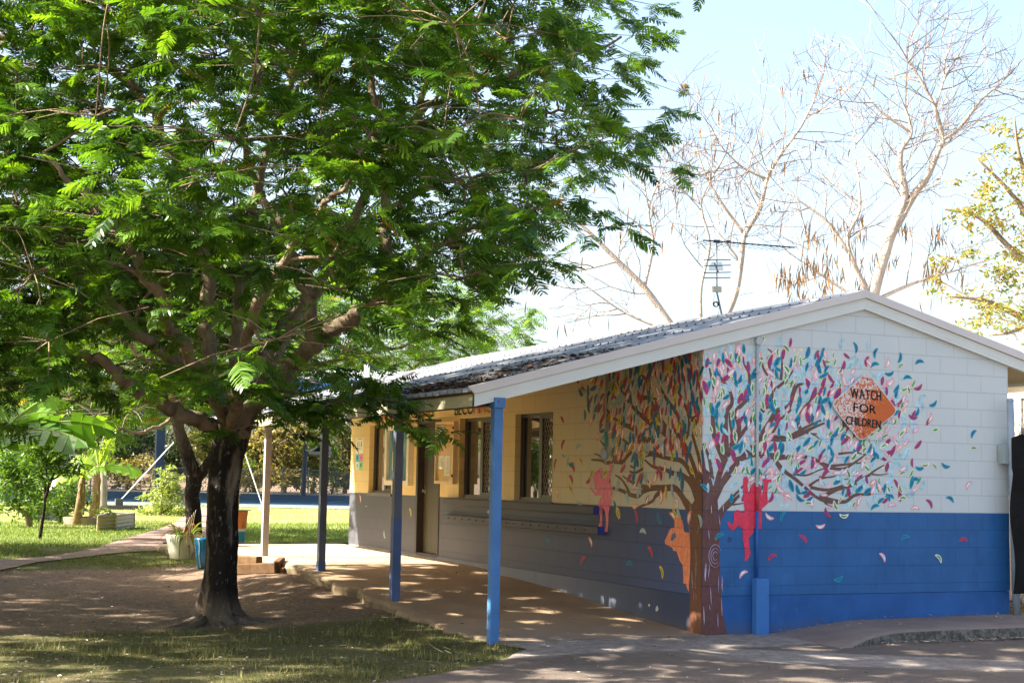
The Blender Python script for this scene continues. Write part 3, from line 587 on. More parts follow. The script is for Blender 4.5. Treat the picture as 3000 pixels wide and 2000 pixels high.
brs = [(R7, ((2000, 1200), (1850, 1020), (1760, 880), (1680, 800), (1560, 800), (1400, 800), (1280, 840), (1200, 905), (1080, 880), (980, 830), (870, 800)), 55, 22), (R7, ((1210, 1052), (1380, 980), (1440, 900), (1540, 820)), 14, 40), (R7, ((1330, 800), (1150, 740), (1000, 640)), 36, 10), (R7, ((1100, 890), (1050, 780), (980, 680), (900, 630)), 30, 10),
 (R7, ((1990, 1000), (1900, 750), (1790, 640), (1640, 600), (1560, 560), (1400, 520), (1290, 430)), 50, 14), (R7, ((2000, 900), (1900, 620), (1780, 450), (1640, 420), (1400, 370), (1300, 390)), 50, 12), (R7, ((2010, 800), (1950, 550), (1850, 300), (1750, 130), (1650, 0)), 46, 30), (R7, ((2020, 700), (2010, 450), (1960, 250), (1900, 50)), 44, 24),
 (R7, ((1010, 460), (1050, 400), (1130, 290), (1050, 200), (930, 120), (860, 100)), 34, 14), (R7, ((1010, 460), (900, 455), (790, 470), (720, 440), (590, 430)), 36, 14), (R7, ((1270, 545), (1170, 600), (1090, 580)), 24, 12), (R7, ((1400, 790), (1350, 730), (1320, 690)), 14, 8), (R7, ((720, 400), (680, 365), (630, 350)), 14, 8), (R7, ((1220, 240), (1270, 180), (1400, 180), (1450, 210)), 60, 20), (R7, ((1210, 330), (1290, 315), (1400, 350), (1560, 390)), 14, 40), (R7, ((1100, 510), (1150, 530), (1190, 500)), 16, 10), (R7, ((760, 240), (700, 170)), 20, 8),
 (R6, ((1860, 1480), (1800, 1380), (1700, 1150), (1560, 950), (1450, 700), (1400, 500)), 44, 16), (R6, ((1870, 1450), (1870, 1200), (1790, 1000), (1700, 800), (1660, 600)), 40, 16), (R6, ((1640, 1450), (1500, 1250), (1350, 950), (1320, 750), (1240, 650)), 50, 16), (R6, ((1640, 1480), (1450, 1350), (1310, 1250), (1150, 1100), (1040, 950), (900, 700)), 50, 14), (R6, ((1000, 1300), (900, 1240), (840, 1240)), 30, 10), (R6, ((1150, 1360), (980, 1300)), 50, 20), (R6, ((850, 1180), (760, 1080), (700, 1050)), 22, 10), (R6, ((1250, 965), (1330, 960), (1450, 980)), 40, 14), (R6, ((1980, 1300), (1850, 1150), (1960, 900), (1990, 600)), 36, 14), (R6, ((1880, 1250), (1960, 1200), (2020, 1130)), 20, 8), (R6, ((850, 880), (930, 1000), (960, 1100)), 20, 10), (R6, ((1300, 1380), (1380, 1350), (1400, 1310)), 12, 6)]
for f, pts, w0, w1 in brs:
    s = (f(1, 0)[0]-f(0, 0)[0])/130.; wp = [w2('y', f(*p)) for p in pts]; stroke('y', wp, w0*s*1., w1*s*1., BRs, .8); q_ = smooth2(wp, 8); BRP['y'].append(np.concatenate([q_, np.linspace(w0*s*.5, w1*s*.5, len(q_))[:, None]], 1))
# painted leaves
BRP = {k: np.concatenate(v) for k, v in BRP.items()}
def onbr(ax, u, z, p=.78):
    if z > 1.5 and u < 1.1: p = .42
    b = BRP[ax]; d = np.hypot(b[:, 0]-u, b[:, 1]-z); return bool((d < b[:, 2]+.012).any()) and random.random() < p
PG = [((20, 140, 160), (12, 100, 146), 21), ((182, 52, 76), (112, 62, 140), 15), ((222, 156, 162), (232, 226, 230), 19), ((156, 208, 206), (180, 184, 212), 27), ((214, 212, 186), (66, 148, 84), 17)]
PL = [((24, 92, 116), (20, 76, 108), 21), ((158, 50, 44), (108, 48, 74), 22), ((212, 116, 80), (230, 212, 190), 15), ((122, 150, 136), (142, 134, 146), 20), ((190, 148, 48), (92, 122, 44), 20)]
def pick(pal):
    r_ = random.uniform(0, sum(p[2] for p in pal))
    for p in pal:
        r_ -= p[2]
        if r_ <= 0: return p
    return pal[0]
def endprob(x, z):
    if z > rz(x)-.25 or x < .02: return 0
    lim = np.interp(x, [0, .6, 1.2, 1.8, 2.4, 2.9, 3.2], [3, 3, 2.72, 2.72, 2.60, 2.35, 2.0]); low = np.interp(x, [0, .35, .8, 1.3, 2., 2.6, 3.0], [1.10, 1.02, 1.05, .98, .95, 1.02, 1.2])
    if z > lim or z < low or x > 3.15: return 0
    p = 1.
    if x > 1.9: p = np.interp(x, [1.9, 2.45, 2.8, 3.15], [1, .85, .38, .12])
    p *= np.interp(z, [lim-.45, lim], [1, .30])
    if x < .55: p *= np.interp(z, [1.1, 1.9], [.45, 1])
    if x > .75: p *= np.interp(z, [.95, 1.15, 1.42], [.45, .75, 1])
    return p
for z in np.arange(.97, 3.0, .10):
    for x in np.arange(.03, 2.9, .075):
        xx = x + random.uniform(-.03, .03); zz = z + random.uniform(-.04, .04)
        if random.random() > endprob(xx, zz)**1.5*.6: continue
        a = math.atan2(zz+.1, (xx-.15)*.7) + random.gauss(0, .3); L = random.uniform(.09, .14)
        leaf('x', xx, zz, a, L, L*random.uniform(.4, .55), random.uniform(-.3, .3), *random.choice(((sc_((160, 208, 208)), sc_((176, 190, 214))), (sc_((212, 178, 186)), None), (sc_((172, 205, 212)), sc_((188, 188, 212))), (sc_((216, 206, 172)), None))), .1)
n = 0; pts_ = []
for z in np.arange(.97, 3.0, .088):
    for x in np.arange(.03, 3.2, .055):
        xx = x + random.uniform(-.022, .022); zz = z + random.uniform(-.035, .035)
        if random.random() > endprob(xx, zz)*.90 or onbr('x', xx, zz): continue
        co, ci, _ = pick(PG); a = math.atan2(zz+.1, (xx-.15)*.7) if random.random() < .7 else random.uniform(.5, 2.7); a += random.gauss(0, .3)
        if zz < 1.45 and xx > .6: a = random.choice((1.2, .6, 2.0)) + random.gauss(0, .35)
        L = random.uniform(.094, .155); w = L*random.uniform(.32, .46)
        if co[0] > 220 and ci[1] == 150: leaf('x', xx, zz, a, L, w*.7, random.uniform(-.3, .3), sc_(co), sc_(ci), 2)
        else: leaf('x', xx, zz, a, L, w, random.uniform(-.35, .35), sc_(co), sc_(ci), random.choice((2, 3)))
def sideprob(y, z):
    if z > 2.66: return 0
    if .0 < y < 3.6 and z > .98:
        left = np.interp(z, [.95, 1.1, 1.5, 2.0, 2.6], [1.7, 2.25, 2.35, 2.75, 3.1]); p = np.interp(y, [left-.5, left], [1, .12]) if y < left else (.045 if y < left+1.0 else 0)
        if z < 1.45: p *= .55
        if y < .5: p *= np.interp(z, [1.2, 2.1], [.5, 1])
        return p
    return 0
for z in np.arange(1.0, 2.66, .082):
    for y in np.arange(.03, 4.2, .062):
        yy_ = y + random.uniform(-.026, .026); zz = z + random.uniform(-.035, .035)
        if any(o[0]-.03 < yy_ < o[1]+.03 and o[2]-.05 < zz < o[3]+.08 for o in openings): continue
        if random.random() > sideprob(yy_, zz)*.82 or onbr('y', yy_, zz): continue
        co, ci, _ = pick(PL); a = math.pi/2 + random.gauss(.10, .36) + .35*(yy_-.9); lone = yy_ > 2.6
        if lone: a = random.uniform(0, 3.1)
        L = random.uniform(.11, .18); w = L*random.uniform(.34, .46)
        leaf('y', yy_, zz, a, L, w, random.uniform(-.4, .4), sc_(co, 1.6), sc_(ci, 1.6), random.choice((2, 3)))
# single leaves drifting over the blue and pale parts (measured)
for f, x, y, a, k in [(C8, 70, 390, -.9, 1), (C8, 190, 405, 0, 4), (C8, 10, 485, .1, 2), (C8, 480, 740, -.9, 2), (C8, 660, 595, .3, 0), (C8, 910, 750, -.8, 4), (C8, 1105, 612, 0, 1), (C8, 145, 890, .35, 0), (C8, 1150, 190, .9, 2), (C8, 1000, 300, -.45, 0), (C8, 840, 330, -.9, 1), (C8, 735, 372, 0, 2), (C8, 640, 297, 0, 4), (C8, 560, 350, .1, 2), (C8, 540, 280, -.2, 0), (C8, 430, 360, .4, 0), (C8, 970, 25, -.3, 0), (C8, 770, 42, 0, 0), (C8, 812, 17, .1, 4), (C8, 740, 155, 0, 0), (C8, 730, 200, .5, 2), (C8, 665, 170, -.8, 3),
                   (C7, 930, 415, -.5, 2), (C7, 1035, 425, 1.0, 0), (C7, 1180, 600, -.7, 1), (C7, 950, 742, .45, 1), (C7, 730, 872, .6, 2), (C7, 545, 585, .5, 0), (C7, 1165, 275, -.6, 0), (C7, 1065, 283, -.4, 2), (C7, 1225, 338, .1, 4), (C7, 930, 275, 1.1, 1), (C7, 1035, 330, .05, 3),
                   (C6, 915, 770, 1.3, 0), (C6, 1155, 840, .2, 0), (C6, 950, 885, .7, 4), (C6, 1015, 1020, .1, 0), (C6, 810, 1050, .9, 2), (C6, 1135, 1100, .45, 1), (C6, 905, 1205, 1.5, 0), (C6, 990, 1260, 1.2, 2), (C6, 1305, 1290, .5, 0), (C6, 1190, 1245, .6, 3), (C6, 970, 1120, .4, 4), (C6, 775, 825, 1.2, 2), (C6, 660, 725, 1.2, 0), (C6, 405, 660, -1.3, 0), (C6, 560, 820, 1.3, 1), (C6, 270, 620, 1.2, 3), (C6, 1265, 1460, 1.2, 2), (C6, 1110, 1395, .9, 0), (C6, 1080, 1440, -.2, 1), (C6, 585, 640, 1.2, 3), (C6, 805, 940, .2, 0), (C6, 640, 870, .3, 0)]:
    u, z = w2('x', f(x, y)); co, ci, _ = PG[k]; leaf('x', u, z, a, .125, .044, random.choice((-.55, .55)), sc_(co), sc_(ci))
for X_, Y_, a, k in [(2854, 1272, .9, 0), (2853, 1317, 0, 4)]:
    u, z = w2('x', (X_, Y_)); co, ci, _ = PG[k]; leaf('x', u, z, a, .12, .045, .5, sc_(co), sc_(ci))
C4 = cr(1400, 1500, 600/2352); C2 = cr(900, 1450, 600/2352)
for f, x, y, a, k in [(C4, 805, 300, .2, 0), (C4, 1285, 345, .9, 2), (C4, 1210, 560, -.7, 1), (C4, 1895, 240, .1, 3), (C4, 1740, 610, 0, 0), (C4, 1975, 460, .8, 1), (C4, 2100, 690, 1.1, 4), (C4, 1810, 50, 1.2, 1), (C4, 1605, 15, 1.2, 4), (C4, 2090, 60, .9, 0), (C4, 2230, 60, .6, 2), (R7, 440, 980, .2, 3), (R7, 1160, 1010, 0, 2), (R7, 890, 1050, 1.3, 0), (R7, 950, 1115, 1.0, 4), (R7, 1700, 1010, 1.2, 2), (R7, 1700, 1110, .8, 4), (R7, 1750, 1110, 1.1, 3), (R7, 2010, 1240, 1.2, 3), (R7, 1890, 1190, -1.2, 2), (C2, 605, 45, 1.2, 2), (C2, 1180, 200, 1.0, 4), (C2, 890, 445, 1.1, 3), (C2, 1722, 120, .2, 1), (C2, 1610, 230, .9, 0),
                   (R7, 330, 470, 0, 0), (R7, 445, 465, .6, 4), (R7, 320, 700, .8, 1), (R7, 130, 880, .9, 2), (R7, 225, 240, -.9, 1), (R7, 125, 490, -1.1, 1), (R7, 550, 680, -.6, 1), (R7, 420, 280, -.4, 3)]:
    u, z = w2('y', f(x, y)); co, ci, _ = PL[k]; leaf('y', u, z, a, .15, .055, random.choice((-.55, .55)), sc_(co, 1.6), sc_(ci, 1.6))
# painted figures of climbing children
red = ((725, 135), (735, 118), (758, 122), (765, 150), (758, 190), (766, 240), (778, 200), (800, 175), (830, 165), (856, 182), (866, 230), (864, 280), (872, 250), (880, 175), (868, 140), (890, 134), (915, 140), (940, 138), (942, 158), (918, 166), (908, 250), (916, 320), (890, 345), (868, 365), (862, 520), (800, 512), (803, 545), (765, 590), (778, 690), (782, 710), (752, 760), (735, 765), (738, 690), (722, 600), (720, 520), (690, 495), (668, 505), (655, 528), (632, 530), (604, 480), (608, 462), (640, 485), (655, 455), (650, 400), (672, 372), (700, 378), (710, 395), (725, 400), (735, 375), (728, 310), (722, 230))
pfill('x', [w2('x', C7(*p)) for p in red], sc_((196, 46, 72), 1.4), 5)
ora = ((200, 510), (198, 460), (210, 435), (235, 430), (258, 450), (268, 490), (272, 540), (310, 548), (318, 600), (322, 700), (318, 850), (308, 1000), (290, 960), (285, 935), (268, 938), (265, 850), (262, 795), (238, 760), (215, 690), (190, 685), (182, 662), (128, 635), (125, 610), (160, 530), (175, 510))
pfill('y', [w2('y', C7(*p)) for p in ora], sc_((200, 108, 70), 1.7), 5)
pfill('y', [w2('y', C7(*p)) for p in ((183, 556), (205, 543), (215, 578), (185, 610), (165, 606))], (.105, .145, .29), 6)
pnk = ((690, 560), (715, 525), (740, 560), (732, 650), (765, 690), (800, 640), (830, 560), (832, 490), (850, 470), (868, 500), (860, 580), (830, 690), (815, 720), (850, 750), (868, 800), (870, 870), (845, 930), (860, 960), (855, 1000), (835, 1060), (820, 1120), (815, 1300), (812, 1375), (750, 1378), (750, 1340), (785, 1310), (785, 1180), (770, 1100), (745, 1060), (740, 1110), (735, 1280), (730, 1310), (690, 1335), (680, 1310), (705, 1250), (710, 1150), (665, 1140), (665, 1060), (690, 1020), (685, 980), (710, 940), (735, 910), (720, 890), (650, 910), (590, 830), (575, 760), (590, 745), (600, 800), (640, 850), (690, 850), (650, 830), (620, 740), (612, 660), (635, 610))
pfill('y', [w2('y', R7(*p)) for p in pnk], sc_((190, 92, 108), 1.7), 5)
u, z = w2('x', C7(622, 600))
stroke('x', [(u+.022*math.cos(a), z+.022*math.sin(a)) for a in np.linspace(1.9, 7.5, 10)], .007, .007, (.02, .02, .04), 1); stroke('x', [(u, z+.026), (u, z)], .006, .006, (.02, .02, .04), 1)
# worn paint flecks
for f, x, y, w, h, ax in [(C4, 1965, 1065, 12, 22, 'y'), (C4, 2055, 1105, 18, 40, 'y'), (C4, 150, 10, 12, 20, 'y'), (C2, 2090, 190, 30, 30, 'y'), (C2, 675, 125, 18, 5, 'y'), (C2, 2115, 230, 16, 25, 'y')]:
    pfill(ax, [w2(ax, f(x+w*random.uniform(.6, 1.1)*math.cos(a), y+h*random.uniform(.6, 1.1)*math.sin(a))) for a in np.linspace(0, 6.0, 9)], (.52, .55, .55), 1)
mbpart(MBs['y'], 'mural', M_ms, bld, color=True, norm=False); mbpart(MBs['x'], 'mural', M_me, bld, color=True, norm=False)
# lettering high on the verandah wall
LC = [c3(c) for c in ((224, 84, 60), (60, 130, 110), (90, 140, 60), (60, 110, 120), (200, 60, 60), (230, 140, 60), (90, 80, 110))]
L2 = [c3(c) for c in ((222, 110, 110), (205, 70, 50), (235, 130, 70), (240, 180, 80), (130, 180, 110))]
L3 = [c3(c) for c in ((60, 140, 110), (50, 130, 130), (90, 85, 100), (110, 95, 120), (222, 120, 110), (205, 60, 50), (235, 150, 90), (240, 180, 80))]
for s, ya, yb, cc in (('BELONGING', 10.95, 9.36, LC), ('BEING', 8.68, 7.88, L2), ('BECOMING', 7.0, 5.645, L3)):
    mb = MB(); write(mb, s, (-.005, ya, 2.122), (0, yb-ya, 0), (0, 0, .175), cc, (-.0012, 0, 0), .1, .006); mbpart(mb, 'lettering', M_ms, bld, color=True, norm=False)
# ------------------------------------------------------------------ things on the walls
M_col = NT('printed_paper'); a = M_col.n('ShaderNodeAttribute', attribute_name='Col').outputs['Color']; M_col.bsdf(a, .5, .4); M_col = M_col.m
def sign_mat():
    m = NT('weathered_orange_sign'); p = m.pos(); x, y, z = m.sep(p); n = m.noise(48, 3, p, .7); n1 = m.noise(2.2, 3, p)
    d = m.math('ADD', m.math('SUBTRACT', m.math('MULTIPLY', m.math('SUBTRACT', z, 2.07), .55), m.math('SUBTRACT', x, 2.14)), m.math('MULTIPLY', m.math('SUBTRACT', n1, .5), .35))
    th = m.rng(d, -.22, .12, .70, .49); f = m.math('GREATER_THAN', n, th)
    c = m.mix(m.noise(6, 4, p), (.62, .135, .012), (.50, .10, .02)); c = m.mix(f, c, (.64, .60, .58)); m.bsdf(c, .55, .4); return m.m
sg = thing('road_sign', 'weathered orange diamond sign with flaking paint fixed on the pale gable wall', 'sign', (2.1, -.02, 2.07))
corner = [np.array(p) for p in ((1.64, 2.09), (2.14, 2.475), (2.575, 2.045), (2.055, 1.675))]
def rounded(cs, r, n=6):
    out = []
    for i in range(4):
        p, a, b = cs[i], cs[i-1], cs[(i+1) % 4]; ua = (a-p)/np.linalg.norm(a-p); ub = (b-p)/np.linalg.norm(b-p)
        for t in np.linspace(0, 1, n): out.append(p + ua*r*(1-t)**2 + ub*r*t**2)
    return out
M_swhite = simple('sign_edge_white', (.72, .72, .72), .5)
mb = MB(); mb.prism([(p[0], -.032, p[1]) for p in rounded(corner, .085)], (0, .004, 0)); o = mbpart(mb, 'sign_plate', M_swhite, sg)
c0 = np.mean(corner, 0); inner = [c0+(p-c0)*.975 for p in corner]
mb = MB(); mb.poly([(p[0], -.0335, p[1]) for p in rounded(inner, .08)]); mbpart(mb, 'sign_face', sign_mat(), sg)
mb = MB(); F2 = cr(2000, 1000, 1000/1568)
for s, bl, br_, tl in (('WATCH', (772, 258), (912, 272), (770, 213)), ('FOR', (785, 320), (888, 332), (785, 280)), ('CHILDREN', (750, 378), (908, 400), (752, 340))):
    A, B, T = [ony(*F2(*p), -.035) for p in (bl, br_, tl)]; write(mb, s, A, B-A, T-A, [(.012, .012, .014)], (0, -.0006, 0), .14, .011)
mbpart(mb, 'sign_lettering', M_col, sg, color=True, norm=False)
for x, y in ((847, 170), (830, 425)):
    mb = MB(); q = ony(*F2(x, y), -.036); mb.tube([(q[0], -.03, q[2]), (q[0], -.042, q[2])], [.011, .008], 8); mbpart(mb, 'bolt', M_dark, sg)
mb = MB(); mb.box((1.82, -.027, 1.84), (1.86, -.003, 2.10)); mbpart(mb, 'bracket', M_dark, sg)

def paper(mb, y0, y1, z0, z1, x, col): mb.add([(x, y0, z0), (x, y1, z0), (x, y1, z1), (x, y0, z1)], [(0, 1, 2, 3)], 0, col)
# glazed notice board right of the door: orange backing with papers
nb = thing('notice_board', 'glazed orange notice board with white papers right of the brown door', 'notice board', (-.03, 7.23, 1.1))
mb = MB(); a, b, z0, z1 = 6.86, 7.60, 1.10, 2.03
for q in (((a, z0), (a+.05, z1)), ((b-.03, z0), (b, z1)), ((a+.05, z0), (b-.03, z0+.04)), ((a+.05, z1-.03), (b-.03, z1))): mb.box((-.075, q[0][0], q[0][1]), (-.002, q[1][0], q[1][1]))
mbpart(mb, 'board_frame', M_cream, nb)
mb = MB(); mb.box((-.03, a+.05, z0+.04), (-.004, b-.03, z1-.03)); mbpart(mb, 'backing', simple('backing_orange', (.72, .36, .07), .35, .6, .1, 3), nb)
wh = (.78, .74, .66)
for q in ((7.32, 7.56, 1.85, 1.98, -.036, (.55, .62, .66)), (7.34, 7.56, 1.72, 1.84, -.037, (.05, .22, .33))): mb = MB(); paper(mb, *q); mbpart(mb, 'paper', M_col, nb, color=True, norm=False)
mb = MB(); paper(mb, 7.33, 7.55, 1.32, 1.52, -.034, wh)
for k in range(6): paper(mb, 7.36, 7.36+.13*random.uniform(.5, 1), 1.35+k*.024, 1.358+k*.024, -.0355, (.3, .3, .3))
mbpart(mb, 'paper', M_col, nb, color=True, norm=False); mb = MB(); paper(mb, 7.08, 7.30, 1.22, 1.52, -.035, wh)
for k in range(9): paper(mb, 7.11, 7.11+.14*random.uniform(.5, 1), 1.25+k*.027, 1.258+k*.027, -.0365, (.3, .3, .3))
mbpart(mb, 'paper', M_col, nb, color=True, norm=False)
for i in range(7):
    y = random.uniform(a+.1, b-.1)
gl = NT('case_glass'); g1 = gl.n('ShaderNodeBsdfTransparent'); g2 = gl.n('ShaderNodeBsdfGlossy'); g2.inputs['Roughness'].default_value = .02; gm_ = gl.n('ShaderNodeMixShader'); gm_.inputs[0].default_value = .17; gl.t.links.new(g1.outputs[0], gm_.inputs[1]); gl.t.links.new(g2.outputs[0], gm_.inputs[2]); gl.t.links.new(gm_.outputs[0], gl.out.inputs[0])
mb = MB(); mb.add([(-.06, a+.05, z0+.04), (-.06, b-.03, z0+.04), (-.06, b-.03, z1-.03), (-.06, a+.05, z1-.03)], [(0, 1, 2, 3)]); mbpart(mb, 'glass_door', gl.m, nb, norm=False)
for q in (z0+.10, z1-.12): mb = MB(); mb.box((-.09, a, q), (-.0755, a+.03, q+.04)); mbpart(mb, 'hinge', M_brown, nb)
# glazed display case left of the door
dc = thing('display_case', 'cream framed display case with teal backing left of the brown door', 'display case', (-.03, 9.3, 1.05))
mb = MB(); a, b, z0, z1 = 8.74, 9.88, 1.05, 2.03
for q in (((a, z0), (a+.09, z1)), ((b-.09, z0), (b, z1)), ((a+.09, z0), (b-.09, z0+.08)), ((a+.09, z1-.08), (b-.09, z1))): mb.box((-.08, q[0][0], q[0][1]), (-.002, q[1][0], q[1][1]))
mbpart(mb, 'case_frame', simple('case_cream', (.72, .66, .50), .5), dc)
mb = MB(); mb.box((-.03, a+.09, z0+.08), (-.004, b-.09, z1-.08)); mbpart(mb, 'backing', simple('backing_teal', (.03, .20, .28), .35, .6, .1, 3), dc)
for q in ((9.10, 9.24, 1.18, 1.55, -.034, (.72, .66, .48)), (9.42, 9.62, 1.3, 1.6, -.034, (.72, .70, .62)), (9.25, 9.55, 1.7, 1.85, -.035, (.10, .05, .03))): mb = MB(); paper(mb, *q); mbpart(mb, 'paper', M_col, dc, color=True, norm=False)
mb = MB(); mb.add([(-.06, a+.09, z0+.08), (-.06, b-.09, z0+.08), (-.06, b-.09, z1-.08), (-.06, a+.09, z1-.08)], [(0, 1, 2, 3)]); mbpart(mb, 'glass_door', gl.m, dc, norm=False)
# two posters near the far end
po = MB(); po.box((-.006, 11.20, 1.585), (-.002, 11.60, 1.855), 0, (.80, .76, .62))
for y, c in ((11.50, (.08, .16, .2)), (11.40, (.45, .5, .1)), (11.30, (.2, .2, .35))):
    po.add([(-.0075, y-.03, 1.70), (-.0075, y+.03, 1.70), (-.0075, y+.02, 1.78), (-.0075, y, 1.81), (-.0075, y-.02, 1.78)], [(0, 1, 2, 3, 4)], 0, c); paper(po, y-.03, y+.02, 1.655, 1.675, -.0075, (.4, .38, .32))
paper(po, 11.27, 11.53, 1.83, 1.842, -.0075, (.25, .22, .2))
tag(po.build('wall_poster', M_col, color=True, norm=False), 'white paper poster with three small figures, above the four colour poster', 'poster', 'posters at the far end of the wall')
po = MB(); po.box((-.006, 11.20, 1.30), (-.002, 11.60, 1.575), 0, (.8, .8, .75))
for (y0, y1, z0, z1), c in (((11.4, 11.6, 1.44, 1.575), (.10, .42, .62)), ((11.2, 11.4, 1.44, 1.575), (.72, .25, .22)), ((11.4, 11.6, 1.30, 1.44), (.60, .72, .60)), ((11.2, 11.4, 1.30, 1.44), (.22, .62, .22))): paper(po, y0, y1, z0, z1, -.0075, c)
for y, z, c in ((11.5, 1.51, (.02, .08, .1)), (11.3, 1.51, (.3, .1, .4)), (11.5, 1.37, (.4, .3, .3)), (11.3, 1.38, (.02, .1, .03))): po.add([(-.0085, y+.04*math.cos(t), z+.04*math.sin(t)) for t in (0, 1.3, 2.4, 3.6, 5)], [(0, 1, 2, 3, 4)], 0, c)
tag(po.build('wall_poster', M_col, color=True, norm=False), 'poster of four coloured squares, below the white paper poster', 'poster', 'posters at the far end of the wall')
# ------------------------------------------------------------------ trees
def frond_template(npair, rng, quads=2):
    V = []; Fq = []
    def strip(c, wv):
        b = len(V); k = len(c)
        for p, w in zip(c, wv): V.append(p+w); V.append(p-w)
        for i in range(k-1): Fq.append((b+2*i, b+2*i+1, b+2*i+3, b+2*i+2))
    sag = rng.uniform(.12, .34)
    def rach(s): return np.array([s, 0, -sag*s*s + .04*s])
    strip([rach(s) for s in (0, .35, .7, 1.)], [np.array([0, .008*(1-.7*s), 0]) for s in (0, .35, .7, 1.)])
    for i in range(npair):
        s = .17+.83*(i+.5)/npair; L = .30*math.sin(math.pi*(.22+.68*s))**.8*rng.uniform(.9, 1.1)
        for sg in (-1, 1):
            a = R(rng.uniform(56, 72)) - .35*s; d = np.array([math.cos(a), sg*math.sin(a), -.10+rng.normal(0, .10)]); d /= np.linalg.norm(d)
            p = rach(s + rng.uniform(-.012, .012)); w = np.array([math.sin(a), -sg*math.cos(a), rng.normal(0, .25)]); w *= .030/np.linalg.norm(w)
            dr = -rng.uniform(.12, .30)
            if quads == 2: strip([p, p+d*L*.55+np.array([0, 0, dr*L*.2]), p+d*L+np.array([0, 0, dr*L])], [w*.8, w*1.1, w*.35])
            else: strip([p, p+d*L+np.array([0, 0, dr*L*.6])], [w, w*.6])
    return np.array(V), np.array(Fq)
TF = [frond_template(10, np.random.default_rng(k)) for k in range(4)]; TF_LO = [frond_template(7, np.random.default_rng(k), 1) for k in range(3)]
def place(templ, O, D, L, roll, cols, rng):
    # copies of leaf templates at origins O, along directions D, length L
    Vs, Fs, Cs = [], [], []; base = 0; ti = rng.integers(0, len(templ), len(O))
    for k, (tv, tf) in enumerate(templ):
        ix = np.where(ti == k)[0]
        if not len(ix): continue
        d = D[ix]; d = d/np.linalg.norm(d, axis=1)[:, None]; up = np.tile([0, 0, 1.], (len(ix), 1)) + rng.normal(0, .18, (len(ix), 3))
        s = np.cross(up, d); s /= np.linalg.norm(s, axis=1)[:, None]+1e-9; u = np.cross(d, s)
        c, sn = np.cos(roll[ix])[:, None], np.sin(roll[ix])[:, None]; s2 = s*c+u*sn; u2 = -s*sn+u*c
        v = O[ix][:, None, :] + L[ix][:, None, None]*(tv[None, :, 0:1]*d[:, None] + tv[None, :, 1:2]*s2[:, None] + tv[None, :, 2:3]*u2[:, None])
        n = len(tv); Vs.append(v.reshape(-1, 3)); Fs.append((tf[None] + (np.arange(len(ix))*n)[:, None, None] + base).reshape(-1, tf.shape[1])); base += n*len(ix)
        Cs.append(np.repeat(cols[ix], n, 0))
    return np.concatenate(Vs), np.concatenate(Fs), np.concatenate(Cs)
def inpoly(x, y, P):
    r_ = False; j = len(P)-1
    for i in range(len(P)):
        if (P[i][1] > y) != (P[j][1] > y) and x < (P[j][0]-P[i][0])*(y-P[i][1])/(P[j][1]-P[i][1])+P[i][0]: r_ = not r_
        j = i
    return r_
def smooth3(P, n=5):
    P = np.array(P, float); Q = np.vstack([2*P[0]-P[1], P, 2*P[-1]-P[-2]]); out = []
    for i in range(1, len(Q)-2):
        for t in np.linspace(0, 1, n, endpoint=False):
            a, b, c, d = Q[i-1], Q[i], Q[i+1], Q[i+2]; out.append(.5*((2*b)+(-a+c)*t+(2*a-5*b+4*c-d)*t*t+(-a+3*b-3*c+d)*t**3))
    out.append(P[-1]); return np.array(out)
def land(P, z0=-.1):   # where the shadow of a point falls on the slab and the yard
    k = (P[:, 2]-z0)/.78; return P[:, 0]+k, P[:, 1]-.30*k
def vn(x, y, s, sd=0): return .5+.25*(np.sin(x*s+1.7*np.sin(y*s*.7+sd)+sd)+np.sin(y*s*1.13+1.3*np.sin(x*s*.9)+sd*2))
def sunkeep(P):        # the gaps in the leafage that let the sun through
    x, y = land(P); open_ = (x > -3.0) & (x < .6) & (y > 6.6) & (y < 13); dap = (x > -3.2) & (y < 7.2) & (y > -6)
    g_ = vn(x, y, 5.5, .4)*.6+vn(x, y, 11., 2.)*.4
    return ~(open_ | (dap & (g_ > np.where((y < -.6) | (x > -.5), .575, .625))))
def sidekeep(P):
    x, y = land(P, -.45); g_ = vn(x, y, 3.5, .4)*.6+vn(x, y, 8., 2.)*.4
    return ~((x > np.where(y > 9, -2.3, -2.9)) | (y > 13.2) | ((y < 2.4) & (g_ > .60)) | ((x > -4.0) & (y > 2.2) & (y < 9) & (g_ > .50)))
M_frond = leafmat('feathery_leaf', (1.7, 1.55, .5), .46, .38, .45)
BARK1 = barkmat('bark_dark_stained', (.13, .095, .07), (.24, .185, .14), .97, 1.45)
BARK2 = barkmat('bark_grey_brown', (.15, .108, .07), (.28, .215, .145))
